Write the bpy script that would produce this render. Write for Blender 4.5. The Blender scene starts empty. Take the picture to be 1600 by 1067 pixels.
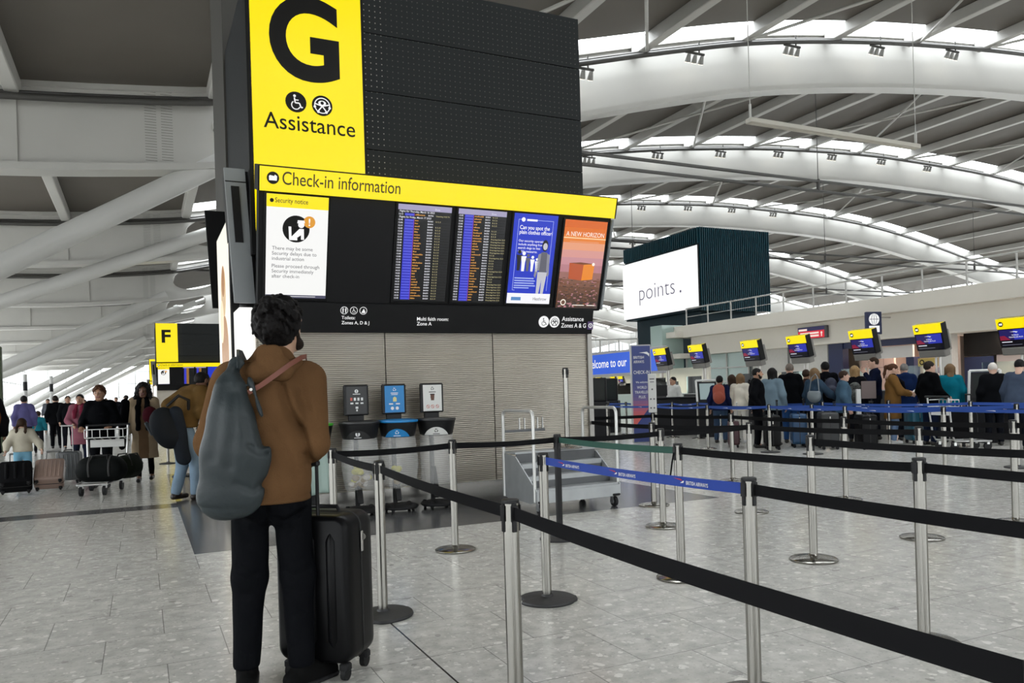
import bpy, math, random
import numpy as np
from mathutils import Vector, Matrix, Euler
random.seed(7)
SC = bpy.context.scene
COL = SC.collection
PI = math.pi

# ---------------------------------------------------------------- camera, sky, exposure
H = 1.37                      # lens height
YAW = 0.44311389
cam_d = bpy.data.cameras.new('camera')
cam_d.sensor_fit = 'HORIZONTAL'; cam_d.sensor_width = 36.0
cam_d.lens = 36.0 * 1220.0 / 1600.0
cam_d.shift_y = 78.5 / 1600.0
cam_d.clip_start = 0.05; cam_d.clip_end = 1000
cam = bpy.data.objects.new('camera', cam_d); COL.objects.link(cam)
fw = Vector((math.sin(YAW), math.cos(YAW), 0)); rt = Vector((math.cos(YAW), -math.sin(YAW), 0)); up = Vector((0, 0, 1))
RO = 0.03                     # the phone was held with a slight roll
rt2 = rt * math.cos(RO) - up * math.sin(RO)
up2 = rt * math.sin(RO) + up * math.cos(RO)
cam.matrix_world = Matrix(((rt2.x, up2.x, -fw.x, 0), (rt2.y, up2.y, -fw.y, 0), (rt2.z, up2.z, -fw.z, H), (0, 0, 0, 1)))
SC.camera = cam
vs = SC.view_settings
vs.view_transform = 'Standard'; vs.look = 'None'; vs.gamma = 1.0; vs.use_curve_mapping = False
vs.exposure = 0.0
world = bpy.data.worlds.new('overcast_sky'); SC.world = world; world.use_nodes = True
bg = world.node_tree.nodes['Background']
# overcast sky: three times brighter overhead than at the horizon
_nt = world.node_tree; _tc = _nt.nodes.new('ShaderNodeTexCoord'); _sp = _nt.nodes.new('ShaderNodeSeparateXYZ'); _nt.links.new(_tc.outputs['Generated'], _sp.inputs[0])
_mr = _nt.nodes.new('ShaderNodeMapRange'); _mr.inputs[1].default_value = 0; _mr.inputs[2].default_value = 1; _mr.inputs[3].default_value = 1.9; _mr.inputs[4].default_value = 14.0
_nt.links.new(_sp.outputs[2], _mr.inputs[0]); _nt.links.new(_mr.outputs[0], bg.inputs[1]); bg.inputs[0].default_value = (0.95, 0.975, 1.0, 1)
cy = SC.cycles
cy.max_bounces = 8; cy.diffuse_bounces = 5; cy.glossy_bounces = 4; cy.transmission_bounces = 4; cy.transparent_max_bounces = 12
cy.caustics_reflective = False; cy.caustics_refractive = False
cy.sample_clamp_indirect = 6.0
cy.use_denoising = True

# ---------------------------------------------------------------- materials
def lin(h):
    if isinstance(h, str):
        h = h.lstrip('#'); c = [int(h[i:i+2], 16) / 255 for i in (0, 2, 4)]
    else: c = h
    return tuple(((x / 12.92) if x <= .04045 else ((x + .055) / 1.055) ** 2.4) for x in c) + (1.0,)
MATS = {}
def mat(name, color, rough=.5, metal=0.0, spec=.5, vary=0.0, vscale=8.0, bump=0.0, bscale=40.0, emit=None, estr=1.0, alpha=1.0, coat=0.0, sheen=0.0):
    if name in MATS: return MATS[name]
    m = bpy.data.materials.new(name); m.use_nodes = True; nt = m.node_tree; b = nt.nodes['Principled BSDF']
    c = lin(color) if isinstance(color, str) else tuple(color) + (1.0,)
    b.inputs['Base Color'].default_value = c; b.inputs['Roughness'].default_value = rough
    b.inputs['Metallic'].default_value = metal; b.inputs['Specular IOR Level'].default_value = spec
    if coat: b.inputs['Coat Weight'].default_value = coat; b.inputs['Coat Roughness'].default_value = .15
    if sheen: b.inputs['Sheen Weight'].default_value = sheen; b.inputs['Sheen Roughness'].default_value = .6
    if emit is not None:
        b.inputs['Emission Color'].default_value = lin(emit) if isinstance(emit, str) else tuple(emit) + (1.0,)
        b.inputs['Emission Strength'].default_value = estr
    if alpha < 1: b.inputs['Alpha'].default_value = alpha
    if vary or bump:
        tc = nt.nodes.new('ShaderNodeTexCoord')
        if vary:
            n = nt.nodes.new('ShaderNodeTexNoise'); n.inputs['Scale'].default_value = vscale; n.inputs['Detail'].default_value = 5
            nt.links.new(tc.outputs['Object'], n.inputs['Vector'])
            r = nt.nodes.new('ShaderNodeMapRange'); r.inputs[1].default_value = .3; r.inputs[2].default_value = .7
            r.inputs[3].default_value = 1 - vary; r.inputs[4].default_value = 1 + vary
            nt.links.new(n.outputs[0], r.inputs[0])
            mx = nt.nodes.new('ShaderNodeVectorMath'); mx.operation = 'SCALE'; mx.inputs[0].default_value = c[:3]
            nt.links.new(r.outputs[0], mx.inputs['Scale']); nt.links.new(mx.outputs[0], b.inputs['Base Color'])
        if bump:
            n2 = nt.nodes.new('ShaderNodeTexNoise'); n2.inputs['Scale'].default_value = bscale; n2.inputs['Detail'].default_value = 4
            nt.links.new(tc.outputs['Object'], n2.inputs['Vector'])
            bp = nt.nodes.new('ShaderNodeBump'); bp.inputs['Strength'].default_value = bump; bp.inputs['Distance'].default_value = .01
            nt.links.new(n2.outputs[0], bp.inputs['Height']); nt.links.new(bp.outputs[0], b.inputs['Normal'])
    MATS[name] = m; return m
def emat(name, color, s=1.0):
    # a lit screen or backlit sign
    if name in MATS: return MATS[name]
    m = bpy.data.materials.new(name); m.use_nodes = True; b = m.node_tree.nodes['Principled BSDF']
    c = lin(color)
    b.inputs['Base Color'].default_value = (c[0]*.05, c[1]*.05, c[2]*.05, 1); b.inputs['Roughness'].default_value = .25
    b.inputs['Emission Color'].default_value = c; b.inputs['Emission Strength'].default_value = s
    MATS[name] = m; return m
def glass(name, color=(1, 1, 1), gloss=.25):
    if name in MATS: return MATS[name]
    m = bpy.data.materials.new(name); m.use_nodes = True; nt = m.node_tree
    nt.nodes.remove(nt.nodes['Principled BSDF']); out = nt.nodes['Material Output']
    tr = nt.nodes.new('ShaderNodeBsdfTransparent'); tr.inputs[0].default_value = tuple(color) + (1,)
    gl = nt.nodes.new('ShaderNodeBsdfGlossy'); gl.inputs['Roughness'].default_value = .03
    fr = nt.nodes.new('ShaderNodeLayerWeight'); fr.inputs[0].default_value = gloss
    mx = nt.nodes.new('ShaderNodeMixShader')
    nt.links.new(fr.outputs['Fresnel'], mx.inputs[0]); nt.links.new(tr.outputs[0], mx.inputs[1]); nt.links.new(gl.outputs[0], mx.inputs[2])
    nt.links.new(mx.outputs[0], out.inputs['Surface']); MATS[name] = m; return m

# ---------------------------------------------------------------- mesh building
class MB:
    def __init__(s): s.v = []; s.f = []; s.m = []; s.n = 0
    def add(s, verts, faces, mi=0):
        o = s.n
        s.v.extend([tuple(p) for p in verts]); s.n += len(verts)
        s.f.extend([tuple(i + o for i in f) for f in faces])
        s.m.extend([mi] * len(faces) if isinstance(mi, int) else mi)
        return s
    def box(s, c, d, mi=0, M=None, bev=0.0):
        x, y, z = [k / 2 for k in d]
        if bev <= 0:
            vs_ = [Vector((sx*x, sy*y, sz*z)) for sx in (-1, 1) for sy in (-1, 1) for sz in (-1, 1)]
            fs = [(0, 1, 3, 2), (4, 6, 7, 5), (0, 4, 5, 1), (2, 3, 7, 6), (0, 2, 6, 4), (1, 5, 7, 3)]
        else:
            b = min(bev, x*.95, y*.95, z*.95); vs_ = []; idx = {}
            for sx in (-1, 1):
                for sy in (-1, 1):
                    for sz in (-1, 1):
                        for a in range(3):
                            e = [x - b, y - b, z - b]; e[a] = (x, y, z)[a]
                            idx[(sx, sy, sz, a)] = len(vs_); vs_.append(Vector((sx*e[0], sy*e[1], sz*e[2])))
            fs = []
            for a in range(3):
                b1, b2 = (a + 1) % 3, (a + 2) % 3
                for sg in (-1, 1):
                    q = []
                    for (p, r) in ((-1, -1), (1, -1), (1, 1), (-1, 1)):
                        k = [0, 0, 0]; k[a] = sg; k[b1] = p; k[b2] = r; q.append(idx[(k[0], k[1], k[2], a)])
                    fs.append(tuple(q) if sg > 0 else tuple(q[::-1]))
                for p in (-1, 1):
                    for r in (-1, 1):
                        k0 = [0, 0, 0]; k1 = [0, 0, 0]
                        k0[a] = -1; k1[a] = 1; k0[b1] = k1[b1] = p; k0[b2] = k1[b2] = r
                        q = (idx[(*k0, b1)], idx[(*k1, b1)], idx[(*k1, b2)], idx[(*k0, b2)])
                        fs.append(q if p * r < 0 else q[::-1])
            for sx in (-1, 1):
                for sy in (-1, 1):
                    for sz in (-1, 1):
                        t = tuple(idx[(sx, sy, sz, a)] for a in range(3)); fs.append(t if sx*sy*sz > 0 else t[::-1])
        c = Vector(c)
        if M is not None: vs_ = [c + M @ p for p in vs_]
        else: vs_ = [c + p for p in vs_]
        return s.add(vs_, fs, mi)
    def cyl(s, p0, p1, r0, r1=None, n=16, mi=0, caps=True):
        r1 = r0 if r1 is None else r1
        p0, p1 = Vector(p0), Vector(p1); d = (p1 - p0).normalized()
        a = d.orthogonal().normalized(); b = d.cross(a)
        vs_ = []
        for p, r in ((p0, r0), (p1, r1)):
            for i in range(n):
                t = 2*PI*i/n; vs_.append(p + (a*math.cos(t) + b*math.sin(t)) * r)
        fs = [(i, (i+1) % n, n+(i+1) % n, n+i) for i in range(n)]
        if caps: fs += [tuple(range(n))[::-1], tuple(range(n, 2*n))]
        return s.add(vs_, fs, mi)
    def tube(s, pts, r, n=10, mi=0, closed=False, caps=True):
        pts = [Vector(p) for p in pts]; m = len(pts); vs_ = []; prev = None
        rr = r if hasattr(r, '__len__') else [r]*m
        for i, p in enumerate(pts):
            if closed: d = pts[(i+1) % m] - pts[i-1]
            else: d = pts[min(i+1, m-1)] - pts[max(i-1, 0)]
            d.normalize()
            a = (prev - d*prev.dot(d)) if prev is not None else d.orthogonal()
            if a.length < 1e-6: a = d.orthogonal()
            a.normalize(); prev = a; b = d.cross(a)
            for k in range(n):
                t = 2*PI*k/n; vs_.append(p + (a*math.cos(t) + b*math.sin(t))*rr[i])
        fs = []
        for i in range(m if closed else m-1):
            j = (i+1) % m
            for k in range(n): fs.append((i*n+k, i*n+(k+1) % n, j*n+(k+1) % n, j*n+k))
        if caps and not closed: fs += [tuple(range(n))[::-1], tuple(range((m-1)*n, m*n))]
        return s.add(vs_, fs, mi)
    def lathe(s, prof, c=(0, 0, 0), n=32, mi=0):
        c = Vector(c); vs_ = []; m = len(prof)
        for (r, z) in prof:
            for k in range(n):
                t = 2*PI*k/n; vs_.append(c + Vector((r*math.cos(t), r*math.sin(t), z)))
        fs = []
        for i in range(m-1):
            for k in range(n): fs.append((i*n+k, i*n+(k+1) % n, (i+1)*n+(k+1) % n, (i+1)*n+k))
        fs += [tuple(range(n))[::-1], tuple(range((m-1)*n, m*n))]
        return s.add(vs_, fs, mi)
    def sphere(s, c, r, n=12, mi=0, M=None):
        r = (r, r, r) if not hasattr(r, '__len__') else r
        vs_ = []; m = max(4, n//2)
        for i in range(m+1):
            ph = PI*i/m
            for k in range(n):
                t = 2*PI*k/n; p = Vector((r[0]*math.sin(ph)*math.cos(t), r[1]*math.sin(ph)*math.sin(t), -r[2]*math.cos(ph)))
                if M is not None: p = M @ p
                vs_.append(Vector(c) + p)
        fs = []
        for i in range(m):
            for k in range(n): fs.append((i*n+k, i*n+(k+1) % n, (i+1)*n+(k+1) % n, (i+1)*n+k))
        return s.add(vs_, fs, mi)
    def prism(s, poly, h, M=None, mi=0):
        # poly in local xy, extruded along +z by h, mapped by the 4x4 M
        n = len(poly); vs_ = [Vector((x, y, 0)) for x, y in poly] + [Vector((x, y, h)) for x, y in poly]
        fs = [tuple(range(n))[::-1], tuple(range(n, 2*n))] + [(i, (i+1) % n, n+(i+1) % n, n+i) for i in range(n)]
        if M is not None: vs_ = [M @ p for p in vs_]
        return s.add(vs_, fs, mi)
    def build(s, name, mats, parent=None, smooth=None, loc=None, rot=None):
        me = bpy.data.meshes.new(name)
        me.from_pydata(s.v, [], s.f)
        mats = mats if isinstance(mats, (list, tuple)) else [mats]
        for m in mats: me.materials.append(m)
        if len(mats) > 1: me.polygons.foreach_set('material_index', s.m)
        me.update()
        if smooth is not None:
            me.polygons.foreach_set('use_smooth', [True]*len(me.polygons))
            if smooth < 180: me.set_sharp_from_angle(angle=math.radians(smooth))
        return link(name, me, parent, loc, rot)
def link(name, me, parent=None, loc=None, rot=None):
    o = bpy.data.objects.new(name, me); COL.objects.link(o)
    if loc is not None: o.location = loc
    if rot is not None: o.rotation_euler = rot
    if parent is not None: o.parent = parent
    return o
def tag(o, label, cat, group=None):
    o['label'] = label; o['category'] = cat
    if group: o['group'] = group
    return o
def struct(o): o['kind'] = 'structure'; return o
def thing(name, label, cat, loc=(0, 0, 0), rz=0.0, group=None):
    o = bpy.data.objects.new(name, None); COL.objects.link(o); o.empty_display_size = .1
    o.location = loc; o.rotation_euler = (0, 0, rz)
    return tag(o, label, cat, group)
def kids(o): return [c for c in bpy.data.objects if c.parent == o]
def copy_tree(o, chmap, parent=None):
    c = o.copy(); COL.objects.link(c)
    if parent is not None: c.parent = parent
    for ch in chmap.get(o, []): copy_tree(ch, chmap, c)
    return c
def child_map():
    d = {}
    for o in bpy.data.objects:
        if o.parent is not None: d.setdefault(o.parent, []).append(o)
    return d
def frame(o, ux, uy, uz=None):
    # 4x4: origin o, local x -> ux, local y -> uy
    ux, uy = Vector(ux), Vector(uy); uz = ux.cross(uy) if uz is None else Vector(uz)
    return Matrix(((ux.x, uy.x, uz.x, o[0]), (ux.y, uy.y, uz.y, o[1]), (ux.z, uy.z, uz.z, o[2]), (0, 0, 0, 1)))
_TXT = {}
def text_raw(t, bold=0.0, res=3):
    k = (t, bold, res)
    if k not in _TXT:
        cu = bpy.data.curves.new('lettering', 'FONT'); cu.body = t; cu.size = 1.0; cu.resolution_u = res; cu.offset = bold
        cu.fill_mode = 'FRONT' if hasattr(cu, 'fill_mode') else 'BOTH'
        o = bpy.data.objects.new('lettering', cu); COL.objects.link(o)
        dg = bpy.context.evaluated_depsgraph_get(); me = o.evaluated_get(dg).to_mesh()
        vs_ = [v.co.copy() for v in me.vertices]; fs = [tuple(p.vertices) for p in me.polygons]
        o.evaluated_get(dg).to_mesh_clear(); bpy.data.objects.remove(o); bpy.data.curves.remove(cu)
        xs = [v.x for v in vs_] or [0]
        _TXT[k] = (vs_, fs, min(xs), max(xs))
    return _TXT[k]
def put_text(mb, t, M, x, y, size, mi=0, align='l', bold=0.0, width=None, lift=.003, res=3):
    # flat lettering (cut vinyl or a lit screen) on the plane of M
    vs_, fs, x0, x1 = text_raw(t, bold, res)
    if not vs_: return 0
    sx = size if width is None else width / (x1 - x0)
    ox = {'l': x - x0*sx, 'c': x - (x0+x1)/2*sx, 'r': x - x1*sx}[align]
    mb.add([M @ Vector((ox + v.x*sx, y + v.y*size, lift)) for v in vs_], fs, mi)
    return (x1-x0)*sx
def rect(mb, M, x0, y0, x1, y1, mi=0, lift=.002):
    mb.add([M @ Vector((x0, y0, lift)), M @ Vector((x1, y0, lift)), M @ Vector((x1, y1, lift)), M @ Vector((x0, y1, lift))], [(0, 1, 2, 3)], mi)
def disc(mb, M, x, y, r, mi=0, lift=.002, n=24, r_in=0.0, ry=None):
    ry = r if ry is None else ry
    if r_in:
        vs_ = [M @ Vector((x+q*math.cos(2*PI*i/n), y+q*math.sin(2*PI*i/n), lift)) for q in (r, r_in) for i in range(n)]
        mb.add(vs_, [(i, (i+1) % n, n+(i+1) % n, n+i) for i in range(n)], mi)
    else:
        mb.add([M @ Vector((x+r*math.cos(2*PI*i/n), y+ry*math.sin(2*PI*i/n), lift)) for i in range(n)], [tuple(range(n))], mi)
def poly(mb, M, pts, mi=0, lift=.003): mb.add([M @ Vector((x, y, lift)) for x, y in pts], [tuple(range(len(pts)))], mi)
def stroke(mb, M, pts, w, mi=0, lift=.003):
    for (x0, y0), (x1, y1) in zip(pts[:-1], pts[1:]):
        d = math.hypot(x1-x0, y1-y0) or 1; nx, ny = -(y1-y0)/d*w/2, (x1-x0)/d*w/2
        poly(mb, M, [(x0-nx, y0-ny), (x1-nx, y1-ny), (x1+nx, y1+ny), (x0+nx, y0+ny)], mi, lift)

# ---- pictograms
def ico_wheelchair(mb, M, x, y, r, dark, light, l=.004):
    disc(mb, M, x, y, r, dark, l)
    disc(mb, M, x-.12*r, y+.58*r, .13*r, light, l+.002)
    stroke(mb, M, [(x-.14*r, y+.42*r), (x-.08*r, y-.08*r), (x+.32*r, y-.08*r), (x+.48*r, y-.5*r), (x+.64*r, y-.44*r)], .13*r, light, l+.002)
    stroke(mb, M, [(x-.1*r, y+.2*r), (x+.25*r, y+.2*r)], .1*r, light, l+.002)
    a = [(x-.02*r + .4*r*math.cos(t), y-.3*r + .4*r*math.sin(t)) for t in np.linspace(2.2, 5.9, 12)]
    stroke(mb, M, a, .1*r, light, l+.002)
def ico_access(mb, M, x, y, r, dark, light, l=.004):
    disc(mb, M, x, y, r, dark, l); disc(mb, M, x, y, .78*r, light, l+.002, r_in=.68*r)
    disc(mb, M, x, y+.25*r, .38*r, light, l+.002, ry=.24*r); disc(mb, M, x, y+.25*r, .16*r, dark, l+.003)
    for p in ([(x-.7*r, y+.15*r), (x, y-.05*r), (x+.7*r, y+.15*r)], [(x-.45*r, y-.62*r), (x, y-.05*r), (x+.45*r, y-.62*r)]):
        stroke(mb, M, p, .12*r, light, l+.002)
    for a in (3.35, 6.07, 4.15, 5.27): disc(mb, M, x+.73*r*math.cos(a), y+.73*r*math.sin(a), .13*r, light, l+.002, n=10)
def ico_bag(mb, M, x, y, r, dark, light, l=.004):
    disc(mb, M, x, y, r, dark, l)
    poly(mb, M, [(x-.62*r, y-.42*r), (x+.62*r, y-.42*r), (x+.66*r, y+.3*r), (x+.3*r, y+.55*r), (x+.18*r, y+.3*r), (x-.5*r, y+.42*r), (x-.66*r, y+.25*r)], light, l+.002)
def ico_person(mb, M, x, y, h, mi, l=.004):
    disc(mb, M, x, y+h*.42, h*.1, mi, l, n=10)
    poly(mb, M, [(x-h*.16, y+h*.28), (x-h*.1, y-h*.05), (x-h*.08, y-h*.5), (x+h*.08, y-h*.5), (x+h*.1, y-h*.05), (x+h*.16, y+h*.28)], mi, l)
def ico_recycle(mb, M, x, y, r, mi, l=.004):
    for k in range(3):
        a = PI/2 + k*2*PI/3
        stroke(mb, M, [(x+r*math.cos(a+t), y+r*math.sin(a+t)) for t in (-.75, -.25, .25)], r*.4, mi, l)
        b = a+.25
        poly(mb, M, [(x+r*1.5*math.cos(b), y+r*1.5*math.sin(b)), (x+r*.5*math.cos(b), y+r*.5*math.sin(b)), (x+r*1.05*math.cos(b+.6), y+r*1.05*math.sin(b+.6))], mi, l)

# ================================================================ the hall
WHITE = mat('white_steel', (.46, .455, .435), .45, vary=.05, vscale=.6)
BEAMW = mat('beam_paint', (.44, .435, .415), .42, vary=.04, vscale=.4)
STRUTW = mat('strut_paint', (.5, .5, .485), .35, vary=.04, vscale=.5)
DARKT = mat('dark_track', (.05, .048, .045), .5)
CLEAR = glass('clear_glazing', (.96, .98, .98), .2)
STEEL = mat('brushed_steel', (.45, .435, .41), .3, 1.0, vary=.06, vscale=3)
BLACKP = mat('black_plastic', (.007, .007, .008), .45, spec=.3)
RUBBER = mat('black_rubber', (.01, .01, .011), .65, spec=.3, bump=.2)
CREAM = mat('cream_wall', (.7, .665, .595), .6, vary=.03, vscale=.5)

def math_node(nt, op, a, b=None, c=None):
    n = nt.nodes.new('ShaderNodeMath'); n.operation = op
    for i, v in enumerate((a, b, c)):
        if v is None: continue
        if isinstance(v, (int, float)): n.inputs[i].default_value = v
        else: nt.links.new(v, n.inputs[i])
    return n.outputs[0]
def mix_col(nt, fac, a, b):
    n = nt.nodes.new('ShaderNodeMix'); n.data_type = 'RGBA'
    for s, v in ((n.inputs[0], fac), (n.inputs[6], a), (n.inputs[7], b)):
        if isinstance(v, (int, float)): s.default_value = v
        elif isinstance(v, tuple): s.default_value = v
        else: nt.links.new(v, s)
    return n.outputs[2]
def floor_material():
    m = bpy.data.materials.new('terrazzo_tiles'); m.use_nodes = True; nt = m.node_tree; b = nt.nodes['Principled BSDF']
    tc = nt.nodes.new('ShaderNodeTexCoord'); sp = nt.nodes.new('ShaderNodeSeparateXYZ'); nt.links.new(tc.outputs['Object'], sp.inputs[0])
    X, Y = sp.outputs[0], sp.outputs[1]
    mn = lambda *a: math_node(nt, *a)
    row = mn('FLOOR', mn('DIVIDE', mn('SUBTRACT', Y, 3.885), .6))
    odd = mn('MODULO', mn('ABSOLUTE', row), 2.0)
    tx = mn('ADD', mn('DIVIDE', mn('SUBTRACT', X, .085), .616), mn('MULTIPLY', odd, .5))
    ty = mn('DIVIDE', mn('SUBTRACT', Y, 3.885), .6)
    fx, fy = mn('FRACT', tx), mn('FRACT', ty)
    jx = mn('LESS_THAN', mn('ABSOLUTE', mn('SUBTRACT', fx, .5)), .4955)
    jy = mn('LESS_THAN', mn('ABSOLUTE', mn('SUBTRACT', fy, .5)), .4955)
    joint = mn('SUBTRACT', 1.0, mn('MULTIPLY', jx, jy))
    exp_j = mn('LESS_THAN', mn('ABSOLUTE', mn('SUBTRACT', X, 1.317)), .0055)
    cell = nt.nodes.new('ShaderNodeCombineXYZ'); nt.links.new(mn('FLOOR', tx), cell.inputs[0]); nt.links.new(row, cell.inputs[1])
    wn = nt.nodes.new('ShaderNodeTexWhiteNoise'); wn.noise_dimensions = '3D'; nt.links.new(cell.outputs[0], wn.inputs['Vector'])
    # stone ground: blotches + white and grey chips
    nz = nt.nodes.new('ShaderNodeTexNoise'); nz.inputs['Scale'].default_value = 9; nz.inputs['Detail'].default_value = 7; nz.inputs['Roughness'].default_value = .65
    wob = nt.nodes.new('ShaderNodeVectorMath'); wob.operation = 'ADD'
    nz0 = nt.nodes.new('ShaderNodeTexNoise'); nz0.inputs['Scale'].default_value = 14; nz0.inputs['Detail'].default_value = 3
    sc0 = nt.nodes.new('ShaderNodeVectorMath'); sc0.operation = 'SCALE'; sc0.inputs['Scale'].default_value = .05
    off = nt.nodes.new('ShaderNodeVectorMath'); off.operation = 'ADD'
    sc1 = nt.nodes.new('ShaderNodeVectorMath'); sc1.operation = 'SCALE'; sc1.inputs['Scale'].default_value = 3.7
    nt.links.new(cell.outputs[0], sc1.inputs[0]); nt.links.new(tc.outputs['Object'], off.inputs[0]); nt.links.new(sc1.outputs[0], off.inputs[1])
    nt.links.new(off.outputs[0], nz.inputs['Vector']); nt.links.new(off.outputs[0], nz0.inputs['Vector'])
    nt.links.new(nz0.outputs['Color'], sc0.inputs[0]); nt.links.new(off.outputs[0], wob.inputs[0]); nt.links.new(sc0.outputs[0], wob.inputs[1])
    def chips(scale, thr, pick):
        v = nt.nodes.new('ShaderNodeTexVoronoi'); v.inputs['Scale'].default_value = scale; v.inputs['Randomness'].default_value = 1
        nt.links.new(wob.outputs[0], v.inputs['Vector'])
        s2 = nt.nodes.new('ShaderNodeSeparateXYZ'); nt.links.new(v.outputs['Color'], s2.inputs[0])
        return mn('MULTIPLY', mn('LESS_THAN', v.outputs['Distance'], mn('MULTIPLY', s2.outputs[1], thr)), mn('LESS_THAN', s2.outputs[0], pick))
    base = mix_col(nt, mn('MULTIPLY', mn('SUBTRACT', nz.outputs[0], .36), 3.2), lin('b9b7b1'), lin('dddbd5'))
    base = mix_col(nt, mn('MULTIPLY', wn.outputs[0], .3), base, lin('bdbbb6'))
    base = mix_col(nt, mn('MULTIPLY', chips(30, .5, .35), .65), base, lin('f0eee8'))
    base = mix_col(nt, mn('MULTIPLY', chips(15, .45, .22), .8), base, lin('f4f2ec'))
    base = mix_col(nt, mn('MULTIPLY', chips(11, .4, .08), .6), base, lin('8f8d88'))
    base = mix_col(nt, mn('MULTIPLY', chips(60, .5, .4), .4), base, lin('969490'))
    # dark granite border round the kiosk, dark strip across the aisle
    gx = mn('MULTIPLY', mn('GREATER_THAN', X, .39), mn('LESS_THAN', X, 6.35))
    gy = mn('MULTIPLY', mn('GREATER_THAN', Y, 7.55), mn('LESS_THAN', Y, 16.2))
    gr = mn('MULTIPLY', gx, gy)
    st = mn('MULTIPLY', mn('LESS_THAN', X, .39), mn('MULTIPLY', mn('GREATER_THAN', Y, 11.05), mn('LESS_THAN', Y, 11.5)))
    dark = mn('MAXIMUM', gr, st)
    base = mix_col(nt, dark, base, mix_col(nt, nz.outputs[0], lin('3c3d40'), lin('6a6a6b')))
    base = mix_col(nt, mn('MULTIPLY', joint, .62), base, lin('55534f'))
    base = mix_col(nt, exp_j, base, lin('1b1b1b'))
    nt.links.new(base, b.inputs['Base Color'])
    r = mn('ADD', .14, mn('MULTIPLY', nz.outputs[0], .1)); nt.links.new(r, b.inputs['Roughness'])
    b.inputs['Specular IOR Level'].default_value = .55
    return m
fl_ = MB(); fl_.add([(-60, -60, 0), (140, -60, 0), (140, 230, 0), (-60, 230, 0)], [(0, 1, 2, 3)])
struct(fl_.build('floor', floor_material()))

_px = [-40, -22, -8.8, -3.8, 2.1, 4, 10, 16.3, 20.2, 24.9, 30.2, 36, 45, 57, 75, 93, 106]
_pz = [7.2, 7.8, 8.25, 8.42, 8.95, 9.3, 10.75, 12.4, 13.45, 14.6, 15.55, 16.35, 17.25, 17.75, 17.05, 13.95, 10.6]
def zb(x):
    i = max(1, min(len(_px)-3, int(np.searchsorted(_px, x))-1))
    # Catmull style cubic through the surveyed points
    x0, x1 = _px[i], _px[i+1]; t = (x-x0)/(x1-x0)
    m0 = (_pz[i+1]-_pz[i-1])/(_px[i+1]-_px[i-1]); m1 = (_pz[i+2]-_pz[i])/(_px[i+2]-_px[i]); d = x1-x0
    return (2*t**3-3*t*t+1)*_pz[i] + (t**3-2*t*t+t)*d*m0 + (-2*t**3+3*t*t)*_pz[i+1] + (t**3-t*t)*d*m1
XL, XR, DEP = -19.0, 104.0, 2.7
BEAMS = [-26.3, -8.3, 9.7, 27.7, 45.7, 63.7, 81.7, 99.7, 117.7, 135.7, 153.7, 171.7]
SKY0, SKW = 2.6, 1.6          # skylights run beside each beam from X = 2.6 eastwards
HX0, HX1 = 1.9, 6.4           # oval opening in each web
beam_me = None; slot_me = None
def beam_mesh():
    mb = MB(); th = .22
    def strip(xs, zf0, zf1):
        for y, flip in ((-th, 0), (th, 1)):
            vs_ = []
            for x in xs: vs_ += [(x, y, zf0(x)), (x, y, zf1(x))]
            fs = [(2*i, 2*i+2, 2*i+3, 2*i+1) for i in range(len(xs)-1)]
            mb.add(vs_, [f[::-1] for f in fs] if flip else fs)
    lo = lambda x: zb(x)+.2
    hi = lambda x: zb(x)+DEP
    strip(np.linspace(XL, HX0, 14), lo, hi); strip(np.linspace(HX1, XR, 66), lo, hi)
    n = 40; hole = []; outer = []
    for k in range(n):
        a = 2*PI*k/n; c, s = math.cos(a), math.sin(a)
        q = 1/max(abs(c), abs(s)); hole.append((c*.8, s*.72)); outer.append((c*q, s*q))
    mp = lambda u, v: ((HX0+HX1)/2 + u*(HX1-HX0)/2, lo((HX0+HX1)/2 + u*(HX1-HX0)/2) + (v+1)/2*(DEP-.2))
    for y, flip in ((-th, 0), (th, 1)):
        vs_ = [(mp(*p)[0], y, mp(*p)[1]) for p in hole] + [(mp(*p)[0], y, mp(*p)[1]) for p in outer]
        fs = [(k, n+k, n+(k+1) % n, (k+1) % n) for k in range(n)]
        mb.add(vs_, [f[::-1] for f in fs] if not flip else fs)
    vs_ = [(mp(*p)[0], y, mp(*p)[1]) for y in (-th-.06, th+.06) for p in hole]
    mb.add(vs_, [(k, (k+1) % n, n+(k+1) % n, n+k) for k in range(n)])
    # flanges and web stiffeners
    for (z0, z1, w) in ((0, .22, .42), (DEP-.16, DEP, .36)):
        xs = np.linspace(XL, XR, 84); vs_ = []
        for x in xs: vs_ += [(x, -w, zb(x)+z0), (x, w, zb(x)+z0), (x, w, zb(x)+z1), (x, -w, zb(x)+z1)]
        fs = []
        for i in range(len(xs)-1):
            for k in range(4): fs.append((4*i+k, 4*i+(k+1) % 4, 4*i+4+(k+1) % 4, 4*i+4+k))
        mb.add(vs_, fs)
    for x in np.arange(-14.4, 0, 5.6):
        mb.box((x, -th-.03, zb(x)+DEP/2), (.09, .07, DEP-.3))
    return mb
for y in BEAMS:
    if beam_me is None: o = beam_mesh().build('roof_beam', BEAMW, smooth=30); beam_me = o.data
    else: o = link('roof_beam', beam_me)
    o.location = (0, y, 0); struct(o)
    if slot_me is None:
        sb = MB()
        for x in (.5, .98):
            for k in range(26): sb.box((x, -.225, zb(x)+.35+k*.088), (.34, .012, .014))
        slot_me = sb.build('web_slots', mat('slot_shadow', (.2, .195, .18), .7), o).data
    else: link('web_slots', slot_me, o)

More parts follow.
